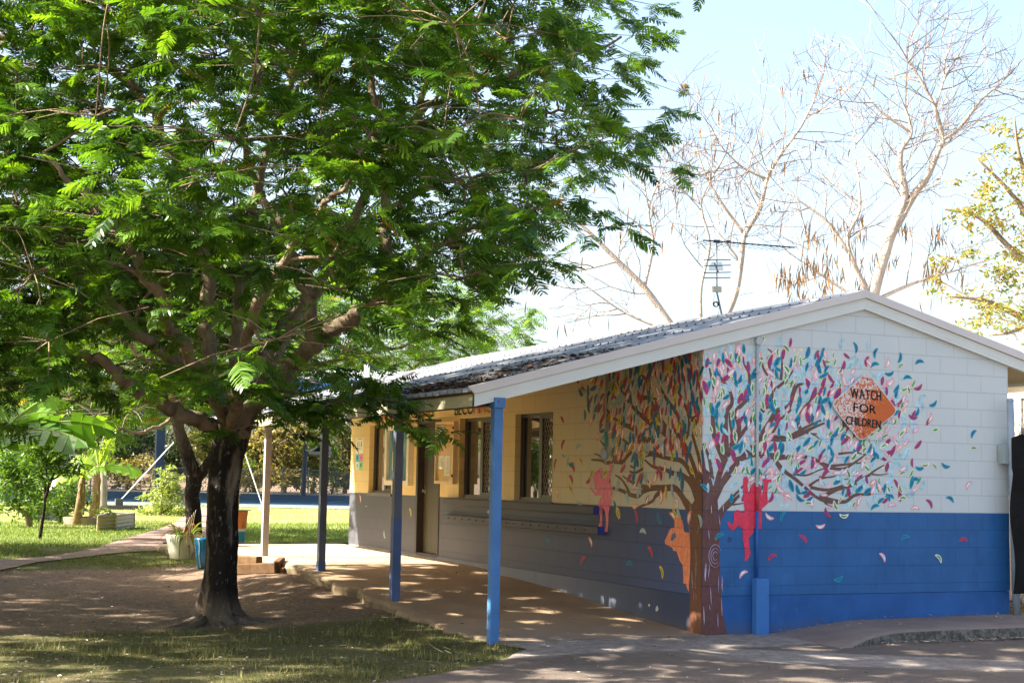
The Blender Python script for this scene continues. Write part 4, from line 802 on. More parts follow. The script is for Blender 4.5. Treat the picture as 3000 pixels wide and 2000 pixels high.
def grow_crown(root, limbs, pads, rng, nspray, nfrond, Lr, templ, bark, c0, c1, pad_r=.62, axis=None, tw=True, kill=None, keep=None):
    nodes = []; rad = []
    mbl = MB()
    for P, r0, r1 in limbs:
        Q = smooth3(P, 6); Q[1:-1] += rng.normal(0, .025, (len(Q)-2, 3)); rr = np.linspace(r0, r1, len(Q))*.74; mbl.tube(Q, rr, 10, jit=.025)
        nodes.extend(Q[2:]); rad.extend(rr[2:])
    nodes = list(map(np.array, nodes)); mbb = MB(); O, D, L = [], [], []
    base = np.array(nodes[0]) if axis is None else np.array(axis)
    pads = sorted(pads, key=lambda p: min(np.linalg.norm(np.array(nodes)-p, axis=1)))
    for p in pads:
        N = np.array(nodes); dv = p-N; dist = np.linalg.norm(dv, axis=1) + np.where(dv[:, 2] < -.1, -dv[:, 2]*1.3, 0); k = int(np.argmin(dist)); a = N[k]; d = np.linalg.norm(p-a)
        r0 = min(rad[k]*.75, .013+.014*d)
        mid = a+(p-a)*.5 + np.array([0, 0, .10*d]) + rng.normal(0, .10*d, 3); Q = smooth3([a, mid, p], 5); rr = np.linspace(r0, .009, len(Q)); mbb.tube(Q, rr, 5, cap=False)
        nodes.extend(Q[3:]); rad.extend(rr[3:])
        out = p-base; out[2] = 0; out /= np.linalg.norm(out)+1e-6
        for s in range(nspray):
            off = rng.normal(0, 1, 3)*np.array([pad_r, pad_r, pad_r*.33]) + out*.15; q = p+off
            if kill is not None and kill(q): continue
            if tw: mbb.tube([p, p+off*.5+np.array([0, 0, .05]), q], [.008, .006, .004], 3, cap=False)
            o2 = off.copy(); o2[2] = 0; az0 = math.atan2(o2[1]+out[1]*.5, o2[0]+out[0]*.5)
            for f in range(nfrond):
                az = az0 + rng.uniform(-2.1, 2.1); el = rng.normal(-.12, .30)
                O.append(q + rng.normal(0, .03, 3)); D.append((math.cos(az)*math.cos(el), math.sin(az)*math.cos(el), math.sin(el))); L.append(rng.uniform(*Lr))
    O, D, L = map(np.array, (O, D, L))
    if keep is not None:
        kp = keep(O+D*L[:, None]*.5); O, D, L = O[kp], D[kp], L[kp]
    t = rng.random((len(O), 1))**1.3; cols = (np.array(c0)*(1-t)+np.array(c1)*t)*rng.uniform(.75, 1.25, (len(O), 1)); od = rng.random(len(O)) < .006; cols[od] = np.array((.26, .16, .04))*rng.uniform(.6, 1.2, (od.sum(), 1))
    V, Fq, C = place(templ, O, D, L, rng.normal(0, .35, len(O)), cols, rng)
    return mbl, mbb, V, Fq, C
def lpt(x, y, t): return Dt(x, y, t)
T0 = 16.71
def limbD(pts, t0=T0): return [lpt(x, y, t0+d) for x, y, d in pts]
# --- the big feathery shade tree in front
tb = np.array([-4.41, 3.09, float(gz(-4.41, 3.09))])
big = thing('shade_tree', 'large feathery leaved shade tree with a blackened trunk standing on bare dirt', 'tree', tb)
rng = np.random.default_rng(3)
trunk = MB()
tp = [(500, 1440, 0), (498, 1400, 0), (503, 1340, 0), (510, 1250, 0), (512, 1150, 0), (518, 1080, 0), (530, 1010, 0), (545, 950, 0)]
Q = smooth3(limbD(tp), 6); k = len(Q); hs = Q[:, 2]-tb[2]
rr = np.interp(hs, [-.1, 0, .12, .3, .6, 1.3, 1.8, 2.2, 2.6], [.38, .31, .23, .19, .17, .163, .178, .215, .20])
n = 28; vs = []
for i in range(k):
    for j in range(n):
        a = 2*math.pi*j/n; h = max(0, hs[i]); fl = 1 + math.exp(-h/.28)*(.36*math.sin(3*a+.6)+.20*math.sin(5*a+1.1)) + .06*math.sin(4*a+h*2.2)+.035*math.sin(9*a+h*5)+random.uniform(-.03, .03)
        vs.append(Q[i]+np.array([math.cos(a), math.sin(a), 0])*rr[i]*fl)
trunk.add(vs, [(i*n+j, i*n+(j+1) % n, (i+1)*n+(j+1) % n, (i+1)*n+j) for i in range(k-1) for j in range(n)] + [tuple(range((k-1)*n, k*n))])
for az, L_, r_ in ((3.5, 1.1, .10), (2.7, .9, .09), (4.4, .7, .10), (5.5, .8, .09), (.3, .8, .08), (1.6, .6, .08), (3.9, 1.7, .06), (5.9, 1.2, .05)):
    P = []
    for t in np.linspace(.12, 1, 6):
        x = tb[0]+math.cos(az+.3*t)*L_*t; y = tb[1]+math.sin(az+.3*t)*L_*t; P.append((x, y, float(gz(x, y)) + .11*(1-t)**2 - .035*t - .02))
    trunk.tube(P, np.linspace(r_*.8, .02, 6), 8, jit=.15)
mbpart(trunk, 'trunk', BARK1, big, smooth=True)
limbs = [(limbD([(515, 1010, 0), (494, 982, 0), (419, 945, -.3), (353, 915, -.5), (290, 882, -.8), (235, 830, -1.0), (150, 800, -1.2), (0, 760, -1.4), (-150, 700, -1.5)]), .14, .035),
 (limbD([(560, 1000, 0), (547, 957, -.1), (481, 895, -.5), (404, 834, -1), (322, 771, -1.5), (250, 690, -2), (150, 600, -2.4), (40, 560, -2.6)]), .13, .035),
 (limbD([(530, 1010, 0), (515, 950, .2), (490, 870, .5), (475, 783, .7), (480, 640, .9), (465, 520, 1.0), (425, 400, 1.1), (345, 250, 1.2), (285, 180, 1.3), (160, 130, 1.3), (0, 85, 1.3), (-160, 60, 1.2)]), .15, .045),
 (limbD([(550, 1010, 0), (575, 950, -.1), (640, 870, -.3), (712, 800, -.7), (795, 738, -1.1), (865, 690, -1.4), (910, 655, -1.6), (890, 590, -1.6), (885, 520, -1.5), (890, 400, -1.3), (895, 300, -1.2), (850, 200, -1.1), (860, 60, -1.0)]), .145, .04),
 (limbD([(905, 660, -1.6), (950, 625, -1.8), (1000, 570, -2.0), (1090, 520, -2.2), (1180, 480, -2.4)]), .06, .02),
 (limbD([(725, 790, -.7), (714, 700, -.6), (690, 640, -.4), (640, 520, 0), (590, 430, .2), (560, 300, .3), (600, 150, .4)]), .11, .03),
 (limbD([(695, 640, -.4), (760, 570, -.2), (840, 505, .3), (900, 480, .6), (1000, 430, .9), (1120, 400, 1.1)]), .07, .02),
 (limbD([(560, 980, .1), (640, 800, 1.2), (760, 600, 1.8), (860, 420, 2), (960, 260, 2.2), (1118, 190, 2.2), (1218, 155, 2.2), (1310, 125, 2.2), (1427, 85, 2.3)]), .11, .022),
 (limbD([(930, 310, 2.1), (1000, 270, 2), (1090, 240, 2), (1200, 258, 2), (1315, 250, 2), (1400, 230, 2.1)]), .05, .015),
 (limbD([(960, 260, 2.2), (1000, 90, 2.3), (1090, 40, 2.3), (1180, -40, 2.2), (1300, -80, 2.2)]), .06, .02),
 (limbD([(540, 970, .2), (540, 800, 1.), (560, 600, 1.5), (620, 350, 1.6), (700, 100, 1.6), (760, -150, 1.6)]), .11, .03),
 (limbD([(530, 990, -.2), (560, 800, -2), (620, 640, -3.0), (720, 500, -3.7), (800, 420, -4.1)]), .10, .025),
 (limbD([(520, 990, -.2), (420, 790, -2.2), (320, 600, -3.2), (200, 450, -3.8), (100, 350, -4.)]), .10, .025),
 (limbD([(545, 980, .3), (620, 800, 2.3), (720, 650, 3.6), (800, 560, 4.2)]), .09, .025), (limbD([(530, 980, .3), (400, 780, 2.4), (250, 600, 3.6), (120, 500, 4.0)]), .09, .025)]
PP = [(1270, -120), (1270, 30), (1240, 130), (1270, 240), (1350, 330), (1240, 400), (1190, 480), (1150, 560), (1100, 620), (1040, 660), (940, 660), (860, 690), (800, 740), (750, 790), (720, 830), (660, 850), (560, 820), (480, 760), (380, 740), (250, 770), (0, 800), (-420, 780), (-500, 300), (-300, -350), (300, -520), (900, -480), (1180, -320)]
pads = []; tries = 0
while len(pads) < 390 and tries < 140000:
    tries += 1; x = rng.uniform(-500, 1490); y = rng.uniform(-520, 945)
    if not inpoly(x, y, PP): continue
    hm = 4.6*math.sqrt(max(0, 1-((x-560)/1080)**2)); u = rng.uniform(-1, 1); yl = 830+60*abs(u)
    if y < -100: hm *= math.sqrt(max(.05, 1-((-100-y)/460)**2))
    core = (1-abs(u))*np.interp(y, [200, 550, 800, 950], [.1, .6, .8, .9])*np.interp(abs(x-520), [0, 250, 520], [1, .8, .25])
    if rng.random() < core*1.0 or (u < .25 and y > 560 and 120 < x < 620 and rng.random() < .5) or (u < .1 and y > 430 and 200 < x < 900 and rng.random() < .15): continue
    if x > 1150 and rng.random() < .35: continue
    p = lpt(x, y, T0+u*hm)
    if p[2] < 1.75: continue
    if any(np.linalg.norm((p-q)*np.array([1, 1, 1.7])) < .60 for q in pads): continue
    pads.append(p)
# hanging foliage low beside the trunk, in front of the verandah
for x, y, d in ((690, 905, -.3), (740, 940, -.5), (790, 930, -.6), (825, 925, -1.0), (650, 880, .4), (620, 870, -1.0), (640, 930, .3), (100, 830, .2), (640, 420, -3.6), (230, 500, -3.9), (350, 450, -4.2), (1000, 580, -2.6), (1000, 630, -1.8), (900, 690, -2.0), (1350, 0, 1.5), (1330, 80, 2.2), (1330, 150, 1.8), (1330, 315, 1.2), (1330, 270, 2.), (1280, 200, 2.2), (1280, 375, .8), (1260, 90, 2.4), (1260, 20, 2.), (1200, 60, 2.6), (1270, 330, 1.6)): pads.append(lpt(x, y, T0+d))
for _ in range(46):
    pads.append(lpt(rng.uniform(60, 660), rng.uniform(470, 800), T0+rng.uniform(1.6, 4.6)))
for x, y, d in ((60, 800, -1.), (150, 830, -.5), (20, 850, .4), (250, 840, 1.0), (330, 850, 1.4), (-60, 790, -.6)): pads.append(lpt(x, y, T0+d))
def killf(q):
    d = q-CAM; t = d@FW; X = (1500+F_PX*(d@RT)/t)/K; Y = (1000-F_PX*(d@UP)/t)/K
    return (q[2] < rz(q[0])+.15 and q[0] > -2.75 and q[1] > -.3) or q[2] < 1.55
mbl, mbb, V, Fq, C = grow_crown(big, limbs, pads, rng, 8, 10, (.19, .40), TF, BARK1, (.024, .074, .011), (.13, .26, .02), kill=killf, keep=sunkeep, pad_r=.54, axis=lpt(520, 700, T0))
mbpart(mbl, 'limbs', BARK2, big, smooth=True); mbpart(mbb, 'branches', BARK2, big, smooth=True)
part(npmesh('crown', V, Fq, M_frond, colv=C), big)
mb = MB()
for _ in range(70):
    x = rng.uniform(900, 1500); y = rng.uniform(40, 560)
    if not inpoly(x, y, PP): continue
    p = lpt(x, y, T0+rng.uniform(-1.5, 2)); L_ = rng.uniform(.08, .14); mb.tube([p, p+np.array([.004, 0, -L_*.5]), p+np.array([.01, .0, -L_])], [.006, .017, .003], 4)
tag(mbpart(mb, 'seed_pods', simple('pod_brown', (.06, .035, .02), .7), big), kind='stuff')

# --- the second feathery tree behind it
t2 = 26.6; b2 = ong(445*K, 1240*K); sec = thing('shade_tree', 'slim forked feathery tree behind the white pot beside the concrete path', 'tree', b2)
rng = np.random.default_rng(5); t2 = float((b2-CAM)@FW)
tr = MB(); Q = smooth3([lpt(446, 1245, t2), lpt(445, 1190, t2), lpt(440, 1140, t2), lpt(445, 1100, t2), lpt(432, 1050, t2), lpt(412, 990, t2), lpt(400, 930, t2)], 5); tr.tube(Q, np.interp(np.arange(len(Q)), [0, 2, 12, 16, len(Q)-1], [.20, .15, .145, .15, .09]), 12, jit=.08)
Q = smooth3([lpt(447, 1105, t2), lpt(475, 1070, t2), lpt(505, 1020, t2), lpt(520, 960, t2)], 4); tr.tube(Q, np.linspace(.11, .08, len(Q)), 9, jit=.08)
mbpart(tr, 'trunk', BARK1, sec, smooth=True)
lim = [([lpt(402, 940, t2), lpt(370, 860, t2-1), lpt(280, 780, t2-1.5), lpt(180, 720, t2-2)], .09, .03), ([lpt(402, 940, t2), lpt(420, 840, t2+1), lpt(500, 740, t2+2)], .08, .03), ([lpt(405, 950, t2), lpt(350, 985, t2-1.5), lpt(290, 990, t2-2), lpt(235, 960, t2-2.2)], .06, .02),
 ([lpt(520, 970, t2), lpt(600, 880, t2+1), lpt(760, 830, t2+2), lpt(900, 800, t2+2.5), lpt(1030, 760, t2+3)], .09, .03), ([lpt(760, 830, t2+2), lpt(880, 730, t2+2), lpt(1000, 690, t2+2.2)], .05, .02), ([lpt(940, 850, t2+4), lpt(1010, 810, t2+4), lpt(1040, 770, t2+4)], .05, .03)]
P2 = [(20, 960), (20, 760), (300, 640), (700, 650), (950, 640), (1120, 700), (1130, 760), (1060, 820), (960, 830), (860, 800), (720, 820), (560, 900), (420, 960), (300, 960), (150, 985)]
pads = []; tries = 0
while len(pads) < 150 and tries < 30000:
    tries += 1; x = rng.uniform(0, 1130); y = rng.uniform(640, 985)
    if not inpoly(x, y, P2): continue
    p = lpt(x, y, t2+rng.uniform(-2.5, 5.5)*(1 if x < 560 else .6)+(1.6 if x > 560 else 0))
    if p[2] < 1.9 or any(np.linalg.norm(p-q) < .7 for q in pads) or (p[0] > -3.2 and p[1] < 12.8): continue
    pads.append(p)
def kill2(q): return (q[0] > -3.0 and q[1] < 12.4) or q[2] < 1.5
mbl, mbb, V, Fq, C = grow_crown(sec, lim, pads, rng, 6, 9, (.32, .52), TF_LO, BARK2, (.06, .15, .012), (.15, .26, .02), kill=kill2, keep=sunkeep)
mbpart(mbl, 'limbs', BARK2, sec, smooth=True); mbpart(mbb, 'branches', BARK2, sec, smooth=True); part(npmesh('crown', V, Fq, M_frond, colv=C), sec)

# --- two more of these trees left of the picture: their shade falls on the lawn and the dirt
def side_tree(x, y, h, rad_, seed, npads, label, gap=None):
    rng = np.random.default_rng(seed); z0 = float(gz(x, y)); T = thing('shade_tree', label, 'tree', (x, y, z0), None)
    tr = MB(); tr.tube([(x, y, z0-.1), (x, y, z0+.4), (x+.1, y, z0+1.4), (x, y+.1, z0+2.6)], [.3, .2, .17, .16], 10); mbpart(tr, 'trunk', BARK1, T, smooth=True)
    lim = []
    for k in range(7):
        a = k*.9+rng.uniform(-.2, .2); lim.append(([(x, y+.1, z0+2.5), (x+math.cos(a)*rad_*.35, y+math.sin(a)*rad_*.35, z0+h*.55), (x+math.cos(a)*rad_*.75, y+math.sin(a)*rad_*.75, z0+h*.75)], .1, .03))
    pads = []; tr_ = 0
    while len(pads) < npads and tr_ < 9000:
        tr_ += 1; a = rng.uniform(0, 6.28); r_ = rad_*math.sqrt(rng.random()); zz = z0 + rng.uniform(.38, 1.)*h*(1-.35*(r_/rad_)**2)
        p = np.array([x+math.cos(a)*r_, y+math.sin(a)*r_, zz])
        d = p-CAM
        if any(np.linalg.norm(p-q) < .75 for q in pads): continue
        pads.append(p)
    mbl, mbb, V, Fq, C = grow_crown(T, lim, pads, rng, 6, 8, (.34, .52), TF_LO, BARK2, (.04, .12, .012), (.10, .21, .02), tw=False, keep=sidekeep)
    mbpart(mbl, 'limbs', BARK2, T, smooth=True); mbpart(mbb, 'branches', BARK2, T, smooth=True); part(npmesh('crown', V, Fq, M_frond, colv=C), T)
side_tree(-13.2, 1.4, 7.0, 4.8, 21, 170, 'shade tree left of the foreground lawn, casting its dappled shade on the grass')
side_tree(-12.3, 10.4, 6.8, 5.0, 22, 230, 'shade tree left of the bare dirt, casting its dense shade on the dirt')

# --- bare trees and their pods
BARKW = barkmat('bark_pale', (.36, .29, .24), (.50, .43, .36), sc=.6); BARKT = barkmat('bark_twig', (.20, .16, .135), (.30, .25, .21)); M_pod = simple('pod_tan', (.30, .17, .07), .8, .2, .4, 9)
def bare(label, base, limbs, rng, tlen, npod, podbox, t, levels=3):
    b = lpt(*base, t); b[2] = -.1; T = thing('bare_tree', label, 'tree', b, 'pale bare trees behind the roof'); mb = MB(); tw = MB(); ends = []
    def rec(p, d, L_, r_, lv):
        n = 5; P = [p]; d = np.array(d)
        for i in range(n):
            d = d + rng.normal(0, .13, 3) + np.array([0, 0, .045]); d /= np.linalg.norm(d); P.append(P[-1]+d*L_/n)
        tw.tube(P, np.linspace(r_, max(.0045, r_*.4), n+1), 4 if lv > 1 else 3, cap=False); ends.append(P[-1])
        if lv <= 0: return
        for k in range(rng.integers(2, 5)):
            i = rng.integers(1, n+1); side = rng.normal(0, 1, 3); side -= d*(side@d); side /= np.linalg.norm(side); d2 = d*.72+side*.75; rec(P[i], d2/np.linalg.norm(d2), L_*rng.uniform(.5, .75), max(.0055, r_*.55), lv-1)
    first = True
    for pts, r0, r1 in limbs:
        P = smooth3([lpt(x, y, t+(q[0] if q else 0)) for x, y, *q in pts], 5)
        if first: P = np.vstack([[b[0], b[1], -.3], P]); first = False
        mb.tube(P, np.linspace(r0*.62, r1*.62, len(P)), 7, jit=.05)
        for i in range(len(P)//3, len(P)):
            if rng.random() < .62:
                d = P[min(i+1, len(P)-1)]-P[i-1]; d /= np.linalg.norm(d); side = rng.normal(0, 1, 3); side -= d*(side@d); side /= np.linalg.norm(side); d2 = d*.6+side*.8; rec(P[i], d2/np.linalg.norm(d2), tlen*rng.uniform(.6, 1.1), .014, levels-1)
        rec(P[-1], (P[-1]-P[-2])/np.linalg.norm(P[-1]-P[-2]), tlen, r1*.6, levels-1)
    mbpart(mb, 'trunk', BARKW, T, smooth=True); mbpart(tw, 'twigs', BARKT, T)
    if npod:
        pd = MB(); E = np.array(ends); cnt = 0
        while cnt < npod:
            if podbox is not None:
                cx, cy = rng.uniform(podbox[0], podbox[2]), rng.uniform(podbox[1], podbox[3]); c = lpt(cx, cy, t+rng.uniform(-.8, .8)); k = rng.integers(3, 15)
            else: c = E[rng.integers(0, len(E))]; k = 1
            for _ in range(k):
                p = c + rng.normal(0, .075, 3); L_ = rng.uniform(.14, .34); dx = rng.normal(0, .04, 2); wv = np.array([rng.uniform(.010, .018), rng.uniform(-.01, .01), 0])
                q = p+np.array([dx[0], dx[1], -L_]); m_ = (p+q)/2+np.array([0, .02, 0]); pd.add([p-wv*.4, p+wv*.4, m_+wv, m_-wv, q+wv*.3, q-wv*.3], [(0, 1, 2, 3), (3, 2, 4, 5)]); cnt += 1
        tag(mbpart(pd, 'seed_pods', M_pod, T, norm=False), kind='stuff')
rng = np.random.default_rng(9)
bare('pale bare tree leaning left, behind the middle of the roof', (1600, 900), [(((1575, 800), (1530, 730), (1480, 660), (1420, 600), (1350, 530), (1320, 505)), .14, .04), (((1480, 660), (1500, 560), (1490, 480), (1520, 400)), .06, .03), (((1420, 600), (1330, 620), (1270, 610)), .04, .02), (((1610, 760), (1610, 660), (1630, 560), (1610, 470), (1640, 400)), .07, .03), (((1560, 770), (1440, 720), (1350, 660)), .05, .02)], rng, 1.25, 80, None, 29, 3)
bare('pale bare tree with one leaning fork, behind the roof antenna', (1640, 930), [(((1655, 800), (1668, 730), (1690, 670), (1703, 590), (1710, 540), (1745, 480), (1762, 410), (1790, 360), (1840, 290), (1870, 230)), .15, .03), (((1712, 540), (1660, 470), (1620, 400), (1600, 340)), .06, .02), (((1757, 410), (1700, 380), (1650, 330)), .05, .02), (((1700, 600), (1640, 520)), .04, .02), (((1750, 470), (1720, 400), (1740, 310)), .04, .02)], rng, 1.3, 60, None, 30, 3)
bare('tallest pale bare tree with brown seed pods, behind the gable peak', (1985, 930), [(((1990, 800), (2008, 670), (2048, 535), (2073, 470), (2078, 435), (2068, 395), (2070, 345), (2093, 305), (2080, 250)), .20, .04), (((2050, 535), (2098, 450), (2128, 410), (2158, 340), (2165, 320), (2148, 250), (2118, 190), (2083, 135)), .13, .025), (((2165, 320), (2203, 295), (2253, 230), (2290, 200)), .07, .025), (((2093, 305), (2028, 260), (2000, 230)), .05, .02), (((2000, 690), (1955, 590), (1948, 540), (1975, 480), (1970, 400)), .09, .03), (((1950, 580), (1900, 510), (1850, 470), (1800, 440)), .06, .02), (((1990, 700), (1900, 640), (1840, 600)), .06, .02), (((2010, 690), (2100, 650), (2200, 620)), .07, .025), (((2148, 250), (2170, 180), (2200, 130)), .04, .02)], rng, 1.35, 330, (1790, 500, 2210, 690), 27, 3)

def leafy(name, label, cat, base, stems, blobs, nleaf, size, c0, c1, mat, bark, rng, group=None, aspect=.42, droop=.3, clump=.35, partnames=('trunk', 'crown'), edge=False):
    T = thing(name, label, cat, base, group); mb = MB()
    for P, r0, r1 in stems: Q = smooth3(P, 4) if len(P) > 2 else np.array(P, float); mb.tube(Q, np.linspace(r0, r1, len(Q)), 6)
    O = []; w = np.array([b[3]*b[4]*b[5] for b in blobs], float)**.72; cnt = (nleaf*w/w.sum()).astype(int)
    for b, n_ in zip(blobs, cnt):
        m = max(3, int(n_/26)); u = rng.normal(0, 1, (m, 3)); u /= np.linalg.norm(u, axis=1)[:, None]; cc = u*(rng.random((m, 1))**.45)
        o = cc[rng.integers(0, m, n_)] + rng.normal(0, clump*.5, (n_, 3)); O.append(np.array(b[:3])+o*np.array(b[3:6]))
    O = np.concatenate(O); n_ = len(O); D = rng.normal(0, 1, (n_, 3)); D[:, 2] = D[:, 2]*.5-droop
    tv = np.array([[0, 0, 0], [.45, aspect/2, .03], [1, 0, -.1], [.45, -aspect/2, .03]]); tf = np.array([[0, 1, 2, 3]])
    t = rng.random((n_, 1)); cols = (np.array(c0)*(1-t)+np.array(c1)*t)*rng.uniform(.75, 1.2, (n_, 1))
    V, Fq, C = place([(tv, tf)], O, D, rng.uniform(.7, 1.3, n_)*size, rng.uniform(-1, 1, n_), cols, rng)
    if mb.v: mbpart(mb, partnames[0], bark, T, smooth=True)
    part(npmesh(partnames[1], V, Fq, mat, colv=C), T); return T
M_leaf = leafmat('broad_leaf', (1.3, 1.3, .5), .4, .4, .4)
rng = np.random.default_rng(14)
# yellowing tree at the right edge
b = lpt(2440, 900, 25); b[2] = -.2
st = [([b, lpt(2420, 760, 25), lpt(2390, 600, 25), lpt(2370, 450, 25)], .16, .06), ([lpt(2420, 770, 25), lpt(2330, 720, 25), lpt(2260, 690, 24.6), lpt(2180, 680, 24.5)], .07, .02), ([lpt(2400, 640, 25), lpt(2320, 570, 25), lpt(2250, 500, 25), lpt(2170, 480, 25)], .06, .02), ([lpt(2380, 520, 25), lpt(2310, 430, 25), lpt(2240, 360, 25)], .05, .015), ([lpt(2370, 450, 25), lpt(2340, 350, 25), lpt(2330, 270, 25)], .05, .015), ([lpt(2400, 720, 25), lpt(2330, 760, 24), lpt(2270, 770, 24)], .05, .015)]
T = leafy('yellowing_tree', 'thin leaved tree turning yellow and brown at the right, behind the gable roof', 'tree', b, st, [(*lpt(2330, 330, 25), .55, .7, .5), (*lpt(2300, 430, 25), .8, .8, .5), (*lpt(2230, 500, 25), .7, .6, .4), (*lpt(2320, 560, 25), .7, .7, .5), (*lpt(2290, 640, 25), .9, .7, .5), (*lpt(2230, 700, 24.5), .8, .6, .45), (*lpt(2320, 730, 24), .8, .6, .5), (*lpt(2180, 600, 25), .5, .5, .35), (*lpt(2380, 450, 25), .8, .8, 1.2), (*lpt(2400, 650, 25), .9, .8, 1.2)], 4300, .10, (.13, .21, .03), (.36, .22, .07), M_leaf, BARK2, rng, clump=.24)
# trees beyond the court
sp = [(-60, 8.5, 4.5, 0, 100, 'dark broad tree at the far left edge beyond the court'), (60, 7.5, 4.0, 1, 103, 'mid green tree beyond the court, behind the banana plants'), (170, 8.2, 4.2, 0, 98, 'dark spreading tree beyond the court, left of the blue column'), (290, 7.6, 4.2, 0, 101, 'dark dense tree just left of the blue court column'), (400, 7.8, 4.0, 0, 104, 'shadowy green tree just right of the blue court column'), (480, 6.4, 3.4, 2, 100, 'olive tree behind the slim forked trunk, beyond the court'), (585, 6.8, 3.6, 2, 102, 'yellow olive bushy tree beyond the court, left of the last posts'), (650, 5.2, 2.8, 3, 96, 'sunlit dry yellow bush behind the chain wire fence'), (715, 6.4, 3.4, 1, 99, 'bright green tree right above the sagging fence'), (790, 6.9, 3.4, 2, 103, 'olive green tree beyond the fence beside the far wall corner'), (880, 7.6, 4.2, 1, 105, 'green tree rising beyond the far end of the roof'), (985, 7.0, 4.0, 2, 106, 'olive tree rising beyond the roof vent pipe'), (1090, 6.4, 4.0, 1, 108, 'farthest green tree beyond the roof, nearest the bare trees')]
PALS = [((.018, .042, .010), (.05, .085, .018)), ((.05, .10, .014), (.12, .19, .03)), ((.09, .10, .025), (.20, .19, .05)), ((.20, .17, .06), (.32, .26, .08))]
for i, (x, h, w, pal, t, lab) in enumerate(sp):
    b = lpt(x, 1135, t); b[2] = -.1; r_ = np.random.default_rng(100+i); bl = []
    for k in range(11):
        f = r_.random(); bl.append((b[0]+r_.normal(0, w*.33), b[1]+r_.normal(0, w*.33), h*(.10+.82*f), w*.36*(1-.35*f), w*.36*(1-.35*f), h*.13))
    bl.append((b[0], b[1], h*.45, w*.5, w*.5, h*.33))
    stems = [([(b[0], b[1], -.2), (b[0]+.2, b[1], h*.3), (b[0]+r_.normal(0, .6), b[1], h*.75)], .2, .06)] + [([(b[0]+.1, b[1], h*.25), (b[0]+r_.normal(0, w*.3), b[1]-w*.2, h*.5), (b[0]+r_.normal(0, w*.5), b[1]-w*.3, h*.8)], .09, .03) for _ in range(4)]
    leafy('bushland_tree', lab, 'tree', b, stems, bl, 5200, .26, *PALS[pal], M_leaf, BARK2, r_, 'trees beyond the court', aspect=.5, clump=.32)
# extra low scrub along the fence so the belt is closed low down
sc2 = [(20, 1, 'low green bush beyond the court at the left edge'), (130, 0, 'low dark bush beyond the court, behind the sapling'), (230, 3, 'low dry bush beyond the court, behind the dead grey tree'), (340, 3, 'low dry bush at the foot of the blue court column'), (520, 0, 'low dark bush beyond the court, behind the black trunk'), (560, 3, 'low dry bush beyond the court, above the drinking fountain'), (690, 1, 'round green bush behind the chain wire fence, between the two far posts'), (760, 0, 'low dark bush behind the fence, right of the hoop pole'), (820, 2, 'low olive bush behind the fence, touching the far wall corner')]
for i, (x, pal, lab) in enumerate(sc2):
    b = lpt(x, 1133, 97); b[2] = -.1; r_ = np.random.default_rng(300+i)
    o = leafy('scrub_bush', lab, 'bush', b, [([(b[0], b[1], -.1), (b[0]+.3, b[1], .8), (b[0]+.2, b[1], 1.6)], .05, .02)], [(b[0]+r_.normal(0, 1.2), b[1]+r_.normal(0, .5), r_.uniform(.4, 1.9), 1.3, .9, .6) for _ in range(6)], 1500, .2, *PALS[pal], M_leaf, BARK2, r_, 'scrub bushes along the fence', aspect=.4)
# ------------------------------------------------------------------ garden, court and yard things
rng = np.random.default_rng(31)
M_pot = simple('pot_cream_glaze', (.62, .60, .48), .4, .5, .08, 5, .1, 20, dirt=.35); M_pblue = simple('pot_blue_glaze', (.008, .12, .24), .15, .6, .1, 5, .05); M_soil = simple('soil', (.06, .04, .03), .95)
def strap_leaf(mb, p, az, L_, lift, w, col, n=6, droop=1.2):
    P = []; Wd = []
    for t in np.linspace(0, 1, n): P.append(np.array(p)+np.array([math.cos(az)*L_*t*(1-.15*t), math.sin(az)*L_*t*(1-.15*t), L_*(lift*t-droop*t*t)])); Wd.append(w*math.sin(math.pi*(.12+.88*t))**.7+.002)
    s = np.array([-math.sin(az), math.cos(az), 0.]); vs = []
    for q, wd in zip(P, Wd): vs += [q-s*wd/2+np.array([0, 0, wd*.2]), q, q+s*wd/2+np.array([0, 0, wd*.2])]
    mb.add(vs, [f for i in range(n-1) for f in ((3*i, 3*i+1, 3*i+4, 3*i+3), (3*i+1, 3*i+2, 3*i+5, 3*i+4))], 0, col)
def pot(name, label, px, rt, rb, h, mat, plant):
    c = ong(*px); T = thing(name, label, 'plant pot', c, None); mb = MB()
    mb.lathe([(0, .0), (rb, 0), (rb*1.08, .03), (rb+(rt-rb)*.55, h*.45), (rt, h*.95), (rt+.004, h), (rt-.02, h), (rt-.03, h*.93), (0, h*.92)], c, 36); mbpart(mb, 'pot', mat, T, smooth=True)
    mb = MB(); mb.lathe([(rt-.035, h*.925), (0, h*.935)], c, 20); mbpart(mb, 'soil', M_soil, T); return T, c
T, c = pot('plant_pot', 'large cream glazed pot of strappy bromeliads on the grass', Z2(612, 1428), .29, .20, .39, M_pot, 1); c_pot = c
pl = thing('potted_plant', 'strappy leaved bromeliad with drooping brown tipped leaves in the cream pot', 'plant', (c[0], c[1], c[2]+.38)); mb = MB()
for k in range(46):
    az = rng.uniform(0, 6.28); q = (c[0]+.16*math.cos(az)*rng.random(), c[1]+.16*math.sin(az)*rng.random(), c[2]+.39); t = rng.random()
    col = (.10+.1*t, .16+.06*t, .03) if rng.random() < .62 else ((.30, .25, .05) if rng.random() < .5 else (.20, .07, .04)); strap_leaf(mb, q, az, rng.uniform(.22, .48), rng.uniform(.3, 1.3), rng.uniform(.03, .055), col, 6, rng.uniform(.7, 1.5))
mbpart(mb, 'leaves', M_leaf, pl, color=True, norm=False)
mb = MB()
